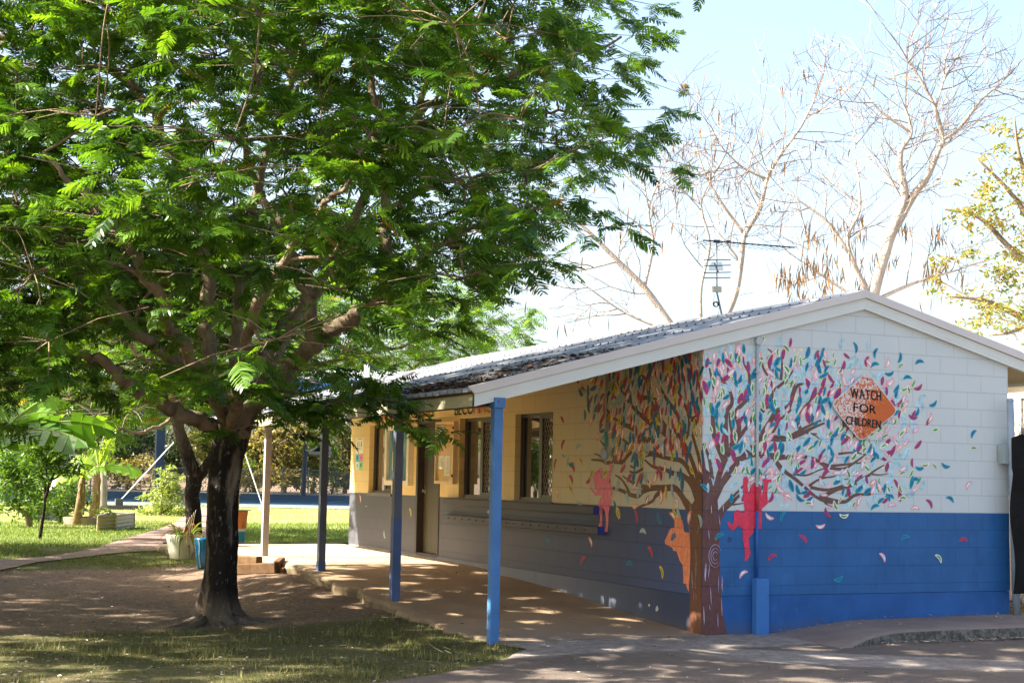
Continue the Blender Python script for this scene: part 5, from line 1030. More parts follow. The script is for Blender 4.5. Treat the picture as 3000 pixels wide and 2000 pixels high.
for k in range(4): mb.tube([(c[0]+.05*k-.05, c[1], c[2]+.36), (c[0]+.04+.03*k, c[1], c[2]+.55), (c[0]+.08+.03*k, c[1], c[2]+.66+.04*k)], [.008, .006, .004], 5)
mbpart(mb, 'flower_stems', simple('dry_stem', (.42, .33, .2), .8), pl)
T, c = pot('plant_pot', 'tall blue glazed pot with a pale drip, half hidden by the black trunk', Z2(812, 1512), .16, .10, .44, M_pblue, 0)
mb = MB(); v = (CAM-c); v[2] = 0; v /= np.linalg.norm(v); s_ = np.cross(v, (0, 0, 1))*1.0
P = []
for t in np.linspace(0, 1, 9):
    rr_ = np.interp(1-t, [0, .45, .95, 1], [.10*1.02, .10+.06*.55, .16, .163])+.003; a = math.atan2(v[1], v[0])-.62+.05*math.sin(t*7); P.append((c[0]+rr_*math.cos(a), c[1]+rr_*math.sin(a), c[2]+.41*(1-t)+.01))
mb.tube(P, .008, 5); mbpart(mb, 'glaze_drip', simple('drip_pale', (.6, .62, .58), .4), T)
# drinking fountain pedestal
c = ong(*Z2(1132, 1285)); T = thing('drinking_fountain', 'rusty orange and blue drinking fountain pedestal with a bubbler tap on top', 'drinking fountain', c)
t_ = float((c-CAM)@FW); u_ = t_/3423.; mb = MB(); H = 87*K/1*t_/F_PX*0 + .0
hh = (1285-958)*.306*t_/F_PX
mb.lathe([(0, 0), (.125, 0), (.135, hh*.38)], c, 28); mbpart(mb, 'pedestal_base', simple('fountain_blue', (.03, .20, .36), .5, .4, .1, 4), T)
mb = MB(); mb.lathe([(.136, hh*.38), (.142, hh*.46)], c, 28); mbpart(mb, 'pedestal_band', simple('fountain_pale', (.55, .5, .48), .6), T)
mb = MB(); mb.lathe([(.142, hh*.46), (.165, hh*.96), (.165, hh*.97)], c, 28); mbpart(mb, 'pedestal', simple('fountain_orange', (.50, .15, .03), .55, .4, .3, 7, dirt=.4), T)
mb = MB(); mb.lathe([(.165, hh*.97), (.21, hh*.98), (.22, hh), (.1, hh*1.01), (0, hh*1.01)], c, 28); mbpart(mb, 'bowl', simple('fountain_rim', (.12, .13, .06), .5), T)
mb = MB(); mb.tube([(c[0]-.02, c[1], c[2]+hh), (c[0]-.02, c[1], c[2]+hh+.16), (c[0]-.02, c[1], c[2]+hh+.26)], [.022, .026, .02], 8); mb.lathe([(0, 0), (.04, .01), (.05, .04), (.03, .055), (0, .05)], (c[0]-.02, c[1], c[2]+hh+.25), 10); mb.tube([(c[0]-.02, c[1], c[2]+hh+.12), (c[0]-.09, c[1]-.02, c[2]+hh+.12)], [.012, .014], 6)
mbpart(mb, 'bubbler_tap', simple('brass', (.35, .28, .18), .35, .5, metal=.7), T)
# timber garden edging
c = np.array([-2.75, 9.1, float(gz(0, 9.1))]); M_tim = simple('sleeper_timber', (.15, .085, .04), .85, .2, .35, 12, .5, 40, dirt=.4)
T = thing('timber_edging', 'rough timber sleepers laid as a low box beside the slab, right of the black trunk', 'garden edging', c)
def slp(a, b, w=.11, h=.15, dz=.0):
    A, B = ong(*a), ong(*b); mb = MB(); mb.bar((A[0], A[1], A[2]+h/2+dz), (B[0], B[1], B[2]+h/2+dz), w, h); o = mbpart(mb, 'sleeper', M_tim, T); bv = o.modifiers.new('b', 'BEVEL'); bv.width = .012; return o
slp(Z4(150, 1270), Z4(720, 1248)); slp(Z4(150, 1170), Z4(495, 1182), .13, .17); slp(Z4(720, 1245), Z4(780, 1190), .10, .17); slp(Z4(780, 1250), Z4(890, 1238), .08, .08)
# timber board along the far edge of the slab
mb = MB(); mb.box((-3.2, 12.27, -.16), (1.2, 12.33, -.005)); tag(mb.build('edging_board', simple('edge_board_dark', (.05, .045, .035), .8)), 'dark timber edging board between the far end of the slab and the lawn', 'edging board')
# corrugated raised beds
M_cor = simple('raised_bed_cream', (.44, .35, .22), .55, .35, .12, 4, .1, 20, dirt=.3); M_corg = simple('raised_bed_grey', (.28, .27, .25), .5, .4, .12, 4, dirt=.3)
def bed(label, pts, h, mat):
    P = [ong(*p) for p in pts]; P = [np.array(p) for p in P]; c = np.mean(P, 0); T = thing('raised_garden_bed', label, 'garden bed', c, 'corrugated raised garden beds'); mb = MB(); nz = 17
    n = len(P); vs = []
    for i in range(nz):
        f = i/(nz-1); o = .034*math.cos(f*2*math.pi*4.0)
        for p in P:
            d = (p-c)[:2]; d = d/np.linalg.norm(d); vs.append((p[0]+d[0]*o, p[1]+d[1]*o, p[2]+h*f))
    mb.add(vs, [(i*n+j, i*n+(j+1) % n, (i+1)*n+(j+1) % n, (i+1)*n+j) for i in range(nz-1) for j in range(n)]); mbpart(mb, 'corrugated_side', mat, T)
    mb = MB(); mb.poly([(p[0], p[1], p[2]+h-.06) for p in P]); mbpart(mb, 'soil', M_soil, T)
    mb = MB(); 
    for j in range(n): mb.bar(P[j]+np.array([0, 0, h+.005]), P[(j+1) % n]+np.array([0, 0, h+.005]), .05, .02)
    mbpart(mb, 'rim', simple('rim_grey', (.2, .19, .17), .5), T)
    for p in P: mb = MB(); mb.bar(p+np.array([0, 0, 0]), p+np.array([0, 0, h]), .04, .04, 0, (1, 0, 0)); mbpart(mb, 'corner_post', mat, T)
    return c
c = bed('low cream corrugated raised bed right of the banana plant', [Z1(935, 1158), Z1(1105, 1155), Z1(1280, 1128), Z1(1080, 1120)], .32, M_cor)
leafy('bed_plant', 'small pale herb growing in the cream corrugated raised bed', 'plant', (c[0]-.3, c[1], c[2]+.27), [], [(c[0]-.35, c[1]+.1, c[2]+.36, .4, .3, .12)], 260, .09, (.16, .22, .05), (.30, .33, .12), M_leaf, BARK2, rng, partnames=('stem', 'leaves'))
c2 = bed('longer grey corrugated raised bed behind the sapling', [Z1(240, 1062), Z1(480, 1060), Z1(650, 1035), Z1(400, 1032)], .36, M_corg)
# concrete ring planter of the bananas
c = ong(*Z1(790, 1100)); mb = MB(); mb.lathe([(.43, 0), (.45, .17), (.38, .19), (.37, .11), (0, .11)], c, 28); T = thing('ring_planter', 'round weathered concrete ring planter at the foot of the banana plant', 'planter', c); mbpart(mb, 'concrete_ring', simple('ring_concrete', (.26, .20, .15), .9, .2, .25, 5, .4), T); mb = MB(); mb.lathe([(.365, .115), (0, .13)], c, 18); mbpart(mb, 'soil', M_soil, T)
# banana plants
M_ban = leafmat('banana_leaf', (1.35, 1.3, .45), .5, .35, .5); M_stem = simple('banana_stem', (.20, .14, .075), .8, .2, .4, 9)
def banleaf(mb, p, az, L_, el, w, col, drp, torn=.0):
    n = 12; d = np.array([math.cos(az), math.sin(az), 0]); s = np.array([-math.sin(az), math.cos(az), 0]); ro = random.choice((-1, 1))*random.uniform(.5, 1.1); s = s*math.cos(ro)+np.array([0, 0, 1.])*math.sin(ro); P = []
    for t in np.linspace(0, 1, n): P.append(np.array(p)+d*L_*t*math.cos(el)+np.array([0, 0, L_*(math.sin(el)*t-drp*t*t)]))
    for i in range(n-1):
        t0, t1 = i/(n-1), (i+1)/(n-1); w0, w1 = [w*min(1, t_*5+.12)*(1-max(0, (t_-.75)/.25)**2*.9) for t_ in (t0, t1)]
        for sg in (-1, 1):
            if torn and random.random() < torn: a = random.uniform(.2, .8)
            else: a = 1
            dz = np.array([0, 0, -random.uniform(.05, .3)*w]); g_ = .04*(P[i+1]-P[i]); sh = (P[i+1]-P[i])*.35
            c_ = tuple(np.array(col)*random.uniform(.85, 1.15)); mb.add([P[i]+g_*random.random(), P[i+1]-g_*random.random(), P[i+1]+s*sg*w1/2*a+dz+sh, P[i]+s*sg*w0/2*a+dz+sh], [(0, 1, 2, 3)], 0, c_)
    mb.tube(P, np.linspace(.02, .006, n), 4, 0, False, (.30, .36, .10))
def banana(label, px, h, leaves, dry, toff=0):
    b = ong(*px); T = thing('banana_plant', label, 'banana plant', b, None); tr = MB(); tr.tube([(b[0], b[1], b[2]), (b[0]+.05, b[1], b[2]+h*.35), (b[0]+.08, b[1], b[2]+h*.6), (b[0]+.1, b[1], b[2]+h*.66)], [.10, .085, .07, .045], 10, jit=.12); mbpart(tr, 'stem', M_stem, T, smooth=True)
    mb = MB(); top = np.array([b[0]+.1, b[1], b[2]+h*.64])
    for az, L_, el, w, dr, k in leaves: banleaf(mb, top, az, L_, el, w*(1.45 if el > 1 else 1.15), [(.16, .30, .03), (.26, .38, .05), (.09, .20, .03)][k], dr, .35)
    mbpart(mb, 'leaves', M_ban, T, color=True, norm=False)
    mb = MB()
    for k in range(dry*3):
        az = rng.uniform(0, 6.28); d_ = np.array([math.cos(az), math.sin(az), 0]); s_ = np.array([-math.sin(az), math.cos(az), 0]); t0_ = top-np.array([0, 0, rng.uniform(0, .3)]); L_ = rng.uniform(.5, 1.1); wl = rng.uniform(.03, .06); vs_ = []
        for t_ in np.linspace(0, 1, 5): q_ = t0_+d_*(.04+.07*math.sin(t_*2.6))+np.array([0, 0, -L_*t_*h/2.1+.10*math.sin(t_*3.1)])+rng.normal(0, .012, 3); vs_ += [q_-s_*wl/2, q_+s_*wl/2]
        mb.add(vs_, [(2*i, 2*i+1, 2*i+3, 2*i+2) for i in range(4)], 0, tuple(np.array((.30, .20, .10))*rng.uniform(.5, 1.3)))
    if dry: mbpart(mb, 'dry_leaves', M_ban, T, color=True, norm=False)
rg = math.atan2(RT[1], RT[0])   # azimuth that points to the right in the picture
banana('sunlit banana plant with torn leaves and dry skirts in the ring planter', Z1(880, 1060), 2.1, [(rg, 1.15, .30, .34, .35, 0), (rg+.3, 1.5, 1.25, .42, .12, 1), (rg+2.9, 1.3, .9, .34, .65, 1), (rg+3.4, 1.2, .5, .30, .8, 0), (rg-.6, 1.2, 1.1, .36, .2, 1), (rg+1.6, 1.3, 1.0, .34, .4, 0), (rg+2.3, 1.1, 1.2, .3, .3, 1)], 5)
banana('smaller banana plant with yellowing leaves left of the sunlit one', Z1(735, 1105), 1.7, [(rg+3.1, 1.0, .4, .3, .6, 1), (rg+.4, .9, .9, .28, .5, 0), (rg+2.2, 1.0, 1.0, .28, .4, 0), (rg-1.2, .9, .8, .28, .5, 1)], 3)
banana('banana plant at the left edge reaching broad leaves into the picture', Z1(-190, 1330), 2.7, [(rg+.05, 2.3, .55, .5, .42, 2), (rg+.35, 2.2, .50, .5, .30, 0), (rg-.4, 2.1, .42, .5, .40, 2), (rg+.7, 1.8, .9, .46, .3, 0), (rg-1.1, 1.8, .9, .46, .4, 2), (rg+2.5, 1.8, .8, .46, .4, 0), (rg+.1, 1.7, .9, .45, .5, 0)], 0)
# sapling, bushes, dead tree
b = ong(*Z1(380, 1235)); t = float((b-CAM)@FW)
def zp(x, y, d=0): X, Y = Z1(x, y); return atd(X, Y, t+d)
leafy('sapling', 'slender forked sapling on the lawn beside the path', 'sapling', b, [([b, zp(400, 1100), zp(425, 930), zp(428, 800), zp(440, 600), zp(455, 400)], .036, .014), ([zp(428, 860), zp(480, 700), zp(540, 560), zp(600, 430)], .035, .012), ([zp(430, 640), zp(385, 570), zp(365, 470)], .02, .01), ([zp(500, 670), zp(580, 620), zp(640, 560)], .018, .008)],
      [(*zp(460, 380), .55, .5, .5), (*zp(600, 440), .5, .5, .35), (*zp(350, 420), .5, .5, .4), (*zp(520, 260), .6, .6, .4), (*zp(400, 240), .6, .6, .4), (*zp(640, 540), .3, .3, .2), (*zp(380, 600), .35, .3, .25)], 1900, .12, (.05, .11, .015), (.12, .21, .03), M_leaf, BARK1, rng)
b = ong(*Z1(285, 1125)); t = float((b-CAM)@FW)
leafy('garden_bush', 'leaning leafy bush with several stems at the left, behind the sapling', 'bush', b, [([b, zp(260, 1010), zp(180, 950), zp(80, 880), zp(40, 780)], .07, .02), ([zp(180, 950), zp(145, 880), zp(170, 760), zp(160, 600)], .05, .015), ([zp(145, 900), zp(170, 700), zp(210, 620)], .04, .015)],
      [(*zp(60, 720), .75, .6, .8), (*zp(180, 600), .7, .6, .7), (*zp(260, 700), .6, .5, .6), (*zp(20, 560), .6, .5, .5), (*zp(320, 860), .5, .4, .5), (*zp(120, 520), .7, .5, .4)], 3000, .12, (.05, .12, .015), (.15, .27, .03), M_leaf, BARK2, rng)
b = ong(*Z1(585, 1090)); t = float((b-CAM)@FW)
leafy('garden_bush', 'round sunlit bush between the sapling and the smaller banana plant', 'bush', b, [([b, zp(560, 1010), zp(520, 930), zp(500, 850)], .03, .012), ([zp(545, 1000), zp(550, 900), zp(600, 800)], .025, .012)],
      [(*zp(560, 800), .7, .6, .55), (*zp(640, 740), .6, .5, .5), (*zp(420, 860), .6, .5, .5), (*zp(360, 950), .6, .5, .35), (*zp(660, 850), .5, .5, .45)], 2600, .11, (.07, .15, .02), (.20, .30, .06), M_leaf, BARK2, rng)
b = ong(*Z2(430, 1015)); t = float((b-CAM)@FW)
def zq(x, y, d=0): X, Y = Z2(x, y); return atd(X, Y, t+d)
leafy('garden_shrub', 'sunlit open shrub with pale stems beside the path, left of the forked trunk', 'shrub', b, [([zq(300, 1020), zq(330, 930), zq(290, 830)], .03, .015), ([zq(395, 1020), zq(400, 880), zq(430, 740), zq(480, 660)], .035, .015), ([zq(430, 1015), zq(480, 900), zq(540, 790), zq(580, 720)], .03, .015), ([zq(400, 880), zq(370, 760), zq(360, 690)], .025, .012), ([zq(355, 1000), zq(335, 880), zq(340, 800)], .025, .012), ([zq(420, 800), zq(445, 650), zq(450, 580)], .02, .01)],
      [(*zq(450, 590), .35, .3, .22), (*zq(400, 680), .4, .3, .25), (*zq(580, 700), .42, .3, .3), (*zq(500, 760), .4, .3, .3), (*zq(480, 900), .75, .5, .45), (*zq(560, 960), .6, .5, .35), (*zq(320, 830), .35, .3, .15), (*zq(270, 970), .35, .3, .25), (*zq(400, 860), .45, .4, .5)], 2600, .14, (.14, .22, .04), (.38, .42, .14), M_leaf, simple('stem_pale', (.5, .42, .32), .8), rng, aspect=.28)
b = ong(*Z1(990, 965)); t = float((b-CAM)@FW); T = thing('dead_tree', 'dead grey branching tree trunk standing behind the banana plant', 'tree', b); mb = MB()
for P, r0, r1 in ((((990, 965), (992, 800), (993, 600), (988, 430), (980, 330)), .30, .2), (((988, 500), (1040, 420), (1090, 330)), .16, .06), (((990, 420), (1025, 330), (1050, 250)), .15, .06), (((985, 380), (990, 280), (1035, 200)), .13, .05), (((1040, 420), (1060, 370), (1100, 350)), .08, .03)): mb.tube(smooth3([zp(*p) for p in P], 4), np.linspace(r0, r1, 4*(len(P)-1)+1)*.42, 9, jit=.06)
mbpart(mb, 'trunk', barkmat('bark_dead_grey', (.15, .135, .115), (.25, .225, .19)), T, smooth=True)
# covered court: roof on blue columns, two guy wires, an anchor block
fl = np.array([FW[0], FW[1]]); fl /= np.linalg.norm(fl); rl = np.array([fl[1], -fl[0]])
def gp(t_, l_, z): q = CAM[:2]+fl*t_+rl*l_; return np.array([q[0], q[1], z])
M_colb = simple('court_column_blue', (.10, .17, .34), .5, .4, .15, 1.5); M_croof = simple('court_roof_blue', (.03, .12, .42), .5, .4)
T = thing('court_shelter', 'blue steel roof over the sports court on tall blue columns', 'shelter', gp(74, -12, 0)); mb = MB()
zr = 4.9; A0, A1, A2, A3 = gp(60.5, -46, zr), gp(60.5, 3.6, zr), gp(94, 3.6, zr), gp(94, -46, zr); up_ = np.array([0, 0, .55]); mid0, mid1 = gp(80, -46, zr+1.9), gp(80, 3.6, zr+1.9)
mb.add([A0, A1, mid1, mid0, A3, A2], [(0, 1, 2, 3), (3, 2, 5, 4)]); mbpart(mb, 'shelter_roof', simple('court_roof_sheet', (.55, .57, .58), .5), T)
mb = MB(); mb.bar(A0-up_*.5+np.array([0, 0, .2]), A1-up_*.5+np.array([0, 0, .2]), .12, .5); mb.bar(A3-up_*.5+np.array([0, 0, .2]), A2-up_*.5+np.array([0, 0, .2]), .12, .5); mbpart(mb, 'shelter_fascia', M_croof, T)
for px, tt in ((Z2(367, 830), 0), (Z1(138, 862), 0), (Z1(-260, 862), 0)):
    q = ong(*px); tt = float((q-CAM)@FW); mb = MB(); w_ = .42 if px[0] > 300 else .30; mb.box((q[0]-w_/2, q[1]-w_/2, -.1), (q[0]+w_/2, q[1]+w_/2, 4.75)); o = mbpart(mb, 'column', M_colb, T)
M_wire = simple('guy_rod_white', (.75, .75, .72), .5)
q = ong(*Z1(1135, 955)); tq = float((q-CAM)@FW); T = thing('guy_wire', 'white guy wire anchored to a low concrete block, left of the forked trunk', 'guy wire', q); mb = MB(); e = atd(*Z2(520, 310), tq); mb.tube([q+np.array([0, 0, .25]), e], .017, 6); mbpart(mb, 'wire', M_wire, T)
mb = MB(); mb.box((q[0]-.55, q[1]-.25, q[2]-.05), (q[0]+.75, q[1]+.25, q[2]+.14)); mb.box((q[0]-.12, q[1]-.1, q[2]+.14), (q[0]+.12, q[1]+.1, q[2]+.36)); mbpart(mb, 'anchor_block', simple('anchor_dark', (.07, .07, .07), .8), T)
q = ong(*Z3(480, 1535)); tq = float((q-CAM)@FW); T = thing('guy_wire', 'white guy wire slanting down between the black trunk and the farthest verandah post', 'guy wire', q); mb = MB(); mb.tube([q, atd(*Z3(215, 740), tq)], .02, 6); mbpart(mb, 'wire', M_wire, T); mb = MB(); mb.box((q[0]-.15, q[1]-.15, q[2]-.05), (q[0]+.15, q[1]+.15, q[2]+.05)); mbpart(mb, 'anchor_block', simple('anchor_grey', (.3, .3, .28), .8), T)
# basketball backboard on its pole
q = ong(*Z3(935, 1388)); tq = float((q-CAM)@FW); T = thing('basketball_hoop', 'basketball backboard on a blue grey pole at the far side of the court', 'basketball hoop', q); top = atd(*Z3(958, 850), tq)
mb = MB(); mb.tube([q, (top[0], top[1], top[2]+.3)], .13, 10); mbpart(mb, 'pole', simple('pole_blue_grey', (.10, .14, .20), .5), T)
mb = MB(); a_ = atd(*Z3(1000, 885), tq-1.2); b_ = atd(*Z3(1250, 890), tq-1.2); c_ = atd(*Z3(1230, 810), tq-1.0); d_ = atd(*Z3(1090, 820), tq-1.0); mb.prism([a_, b_, c_, d_], np.array([FW[0], FW[1], 0])*.08); mbpart(mb, 'backboard', simple('backboard_dark', (.02, .02, .025), .5), T)
mb = MB(); mb.tube([a_, b_], .09, 6); mb.tube([a_, d_], .06, 6); mb.tube([b_, c_], .06, 6); mb.tube([top, (a_+b_)/2], .06, 6); mbpart(mb, 'backboard_rim', simple('rim_white', (.7, .7, .7), .5), T)
# sagging chain wire fence beyond the court
T = thing('chain_wire_fence', 'sagging grey chain wire fence beyond the sports court', 'fence', ong(*Z3(700, 1365))); tf = float((ong(*Z3(700, 1372))-CAM)@FW); mb = MB(); N_ = 150; H_ = 1.62
L0, L1 = -42., 4.; sag = lambda l: .16*abs(math.sin((l+1.2)*.55))
def fp(l, h): return gp(tf, l, -.07+h*(H_-sag(l)))
nd = int((L1-L0)/.16); nv = 11
for i in range(nd):
    for sgn in (1, -1):
        P = []
        for k in range(nv+1):
            l = L0+.16*i+sgn*.16*k*.9
            if L0 <= l <= L1: P.append(fp(l, k/nv))
        if len(P) > 1:
            for a_, b_ in zip(P, P[1:]): pass
            mb.tube(P, .0085, 3, 0, False)
mbpart(mb, 'wire_mesh', simple('galv_wire', (.45, .45, .44), .5, .4), T)
mb = MB(); mb.tube([fp(l, 1) for l in np.linspace(L0, L1, 160)], .014, 4, 0, False); mb.tube([fp(l, 0.04) for l in np.linspace(L0, L1, 30)], .012, 4, 0, False); mbpart(mb, 'strain_wire', simple('galv_wire2', (.6, .6, .58), .5), T)
for l in (-40, -32.5, -25, -17.5, -12.0, float(rl@(ong(*Z3(700, 1372))[:2]-CAM[:2])), -1.2+.6, 3.9):
    mb = MB(); p = gp(tf, l, -.1); mb.tube([p, p+np.array([0, 0, H_+.12])], .04, 8); mbpart(mb, 'fence_post', simple('galv_post', (.4, .39, .36), .6), T)
# white building far left
a_ = Dt(-60, 1095, 120); T = thing('white_building', 'white walled building with a low tiled corner beyond the trees at the far left', 'building', (a_[0], a_[1], -.1)); mb = MB()
def bx(l0, l1, t0, t1, z0, z1): return [gp(t0, l0, z0), gp(t0, l1, z0), gp(t1, l1, z0), gp(t1, l0, z0), gp(t0, l0, z1), gp(t0, l1, z1), gp(t1, l1, z1), gp(t1, l0, z1)]
BF = [(0, 3, 2, 1), (4, 5, 6, 7), (0, 1, 5, 4), (1, 2, 6, 5), (2, 3, 7, 6), (3, 0, 4, 7)]
mb.add(bx(-60, -37.2, 116, 128, -.1, 6.2), BF); mbpart(mb, 'wall', simple('white_render', (.75, .74, .72), .8), T)
mb = MB(); mb.add([gp(115.5, -61, 6.2), gp(115.5, -36.8, 6.2), gp(122, -36.8, 7.6), gp(122, -61, 7.6), gp(128.5, -61, 6.2), gp(128.5, -36.8, 6.2)], [(0, 1, 2, 3), (3, 2, 5, 4)]); mbpart(mb, 'roof', simple('grey_roof', (.35, .35, .36), .6), T)
mb = MB(); mb.add(bx(-39.4, -38.2, 115.6, 115.9, 4.2, 4.9), BF); mbpart(mb, 'awning', simple('terracotta', (.42, .14, .06), .7), T)
# ------------------------------------------------------------------ roof antenna
y = 3.02; A = cr(2000, 650, .1913)
def ap(px, py, dy=0): return ony(*A(px, py), y+dy)
T = thing('tv_antenna', 'tall skinny television antenna with a long boom on the roof ridge', 'antenna', ap(600, 1440)); M_ant = simple('antenna_dark', (.05, .05, .055), .5, .4); M_mast = simple('mast_grey', (.25, .27, .30), .5, .4)
mb = MB(); mb.tube([ap(605, 1450), ap(525, 1080), ap(524, 950), ap(520, 290)], [.013, .012, .010, .008], 8); mbpart(mb, 'mast', M_mast, T)
mb = MB(); mb.tube([ap(315, 282), ap(1710, 392)], .010, 8); mb.bar(ap(480, 296), ap(560, 303), .03, .04); mb.bar(ap(670, 300), ap(725, 306), .02, .035); mbpart(mb, 'boom', M_ant, T)
mb = MB()
for x in range(360, 1700, 95): q = ap(x, 282+(x-315)*.0789); mb.tube([q+np.array([0, -.07, 0]), q+np.array([0, .35, 0])], .004, 4)
mbpart(mb, 'boom_rods', M_ant, T)
for (xa, ya, xb, yb) in ((330, 585, 735, 578), (330, 670, 735, 663), (330, 780, 735, 771), (325, 857, 730, 853)):
    mb = MB(); mb.tube([ap(xa, ya), ap(xb, yb)], .007, 6); mbpart(mb, 'dipole', M_ant, T)
mb = MB()
for k in range(9): yy_ = 618+k*15; mb.tube([ap(430-6*k+abs(k-4)*4, yy_, -.05*k+.1), ap(600+3*k, yy_, -.05*k+.1)], .0035, 4)
mb.tube([ap(490, 640, .1), ap(540, 760, -.3)], .012, 6); mbpart(mb, 'director_rods', M_ant, T)
mb = MB(); qa, qb = ap(465, 985), ap(578, 1080); mb.box((min(qa[0], qb[0]), y-.03, qb[2]), (max(qa[0], qb[0]), y+.02, qa[2])); mbpart(mb, 'amplifier_box', simple('amp_cream', (.55, .50, .36), .5), T)
mb = MB(); q = ap(510, 1260)
for k in range(5): mb.tube([q+np.array([.032*math.cos(t_)*(1+.1*k), .02*math.sin(t_*2+k), .034*math.sin(t_)]) for t_ in np.linspace(0, 6.2, 12)], .005, 4)
mb.tube([ap(500, 1100), ap(470, 1200), ap(480, 1250)], .003, 4); mb.tube([ap(560, 1300), ap(550, 1400), ap(515, 1450)], .003, 4); mbpart(mb, 'cable_coil', M_ant, T)
# ------------------------------------------------------------------ right side: fence, screen, neighbouring building
M_galv = simple('galvanised_pipe', (.24, .30, .36), .45, .5, .15, 5)
T = thing('yard_fence', 'chain wire fence with black shade cloth and a blue grey post beside the gable', 'fence', (4.2, -.12, -.27)); mb = MB(); fx, fy = 4.125, -.14
mb.tube([(fx+.06, fy, -.32), (fx+.02, fy, 1.2), (fx, fy, 2.22)], .042, 14); mb.lathe([(.046, 0), (.044, .02), (.03, .035), (0, .04)], (fx, fy, 2.21), 14); mbpart(mb, 'fence_post', M_galv, T, smooth=True)
mb = MB(); nd = 42
for i in range(nd):
    for sgn in (1, -1):
        P = []
        for k in range(41):
            xx = fx+.05+i*.065*1.0+sgn*.0325*k*1.0-1.3*(sgn > 0)
            if fx+.04 <= xx <= fx+2.2: P.append((xx, fy+.012*(k % 2), -.15+k*.0565))
        if len(P) > 1: mb.tube(P, .0028, 3, 0, False)
mb.tube([(fx+.03, fy, 2.12), (fx+2.2, fy, 2.12)], .005, 5); mbpart(mb, 'wire_mesh', M_galv, T)
mb = MB(); mb.tube([(fx+.02, fy, 1.62), (fx+2.2, fy, 1.62)], .022, 8); mbpart(mb, 'rail', simple('rail_black', (.012, .012, .014), .5), T)
mb = MB(); nx_, nz_ = 14, 26; vs = []
for side in (0, 1):
    for i in range(nx_+1):
        for k in range(nz_+1):
            f = k/nz_; z = -.02+f*1.80; l = fx - .035 + .035*math.sin(f*9)*(f < .8) + (.16*sst(.62, .9, f) if i == 0 else 0)*0; x = l+i/nx_*2.2; vs.append((x, fy-.06-.02*math.sin(i*1.9)*math.sin(k*.7)+.01*side, z+.05*math.sin(i*1.3)*(k == nz_)))
m_ = (nx_+1)*(nz_+1); mb.add(vs, [(s*m_+i*(nz_+1)+k, s*m_+(i+1)*(nz_+1)+k, s*m_+(i+1)*(nz_+1)+k+1, s*m_+i*(nz_+1)+k+1) for s in (0, 1) for i in range(nx_) for k in range(nz_)]); mbpart(mb, 'shade_cloth', simple('shade_cloth_black', (.010, .0095, .009), .85, .15, .3, 5, .4, 90), T)
mb = MB(); mb.box((fx-.09, fy+.0, 1.48), (fx-.03, fy+.11, 1.70)); mbpart(mb, 'gate_latch', simple('latch_grey_green', (.27, .33, .33), .5), T)
T = thing('neighbour_building', 'cream building with a louvred window seen past the gable at the right', 'building', (7, 3, -.2)); mb = MB(); mb.box((7.0, -.6, -.4), (11, 9, 2.95)); mbpart(mb, 'wall', simple('cream_render', (.72, .60, .44), .8, .2, .06, 3), T)
mb = MB(); mb.box((6.5, -1.0, 2.95), (11.4, 9.4, 3.08)); mbpart(mb, 'roof', M_roof, T)
o = onx(2800+.2551*735, 1050+.2551*410, 7.0); ww = o[1]; mb = MB()
for q in ((ww-.06, ww, 1.0, o[2]), (ww-1.4, ww-1.34, 1.0, o[2])): mb.box((6.955, q[0], q[2]), (6.998, q[1], q[3]))
mb.box((6.955, ww-1.34, o[2]-.06), (6.998, ww-.06, o[2])); mb.box((6.955, ww-1.34, 1.0), (6.998, ww-.06, 1.06)); w = mbpart(mb, 'window', simple('louvre_frame', (.40, .39, .36), .5), T)
mb = MB()
for k in range(9): mb.prism([(6.985, ww-1.34, 1.08+k*.11), (6.962, ww-1.34, 1.17+k*.11), (6.966, ww-1.34, 1.172+k*.11), (6.989, ww-1.34, 1.082+k*.11)], (0, 1.28, 0))
mb.build('louvres', simple('louvre_dark', (.06, .055, .05), .3, .5), w)
b = np.array([4.75, .35, -.27]); leafy('dry_debris', 'heap of dry twigs and leaf litter beside the fence post at the gable corner', 'debris', b, [], [(4.75, .2, -.24, .45, .4, .12)], 500, .1, (.24, .18, .11), (.42, .34, .24), M_leaf, BARK2, rng, aspect=.1, droop=.1)
# ------------------------------------------------------------------ grass blades, fallen leaves, twigs, roof litter (uncountable)
def blades(name, n, xr, yr, hmin, hmax, w, dens, c0, c1, seed):
    rg_ = np.random.default_rng(seed); x = rg_.uniform(*xr, n); y = rg_.uniform(*yr, n); keep = rg_.random(n) < dens(x, y); x, y = x[keep], y[keep]; n = len(x); z = gz(x, y)-.004
    az = rg_.uniform(0, 6.28, n); ln = rg_.uniform(.1, .9, n); h = rg_.uniform(hmin, hmax, n); dx, dy = np.cos(az), np.sin(az)
    b0 = np.stack([x-dy*w/2, y+dx*w/2, z], 1); b1 = np.stack([x+dy*w/2, y-dx*w/2, z], 1); tp_ = np.stack([x+dx*ln*h, y+dy*ln*h, z+h*np.sqrt(1-.6*ln*ln)], 1)
    V = np.stack([b0, b1, tp_], 1).reshape(-1, 3); F_ = np.arange(3*n).reshape(-1, 3); t = rg_.random((n, 1)); C = np.repeat((np.array(c0)*(1-t)+np.array(c1)*t)*rg_.uniform(.8, 1.2, (n, 1)), 3, 0)
    return tag(npmesh(name, V, F_, M_grass, colv=C), kind='stuff')
M_grass = leafmat('grass_blade', (1.2, 1.2, .5), .35, .6, .2)
def vnoise(x, y, s, sd=0):
    return .5+.25*(np.sin(x*s+1.7*np.sin(y*s*.7+sd)+sd)+np.sin(y*s*1.13+1.3*np.sin(x*s*.9)+sd*2))
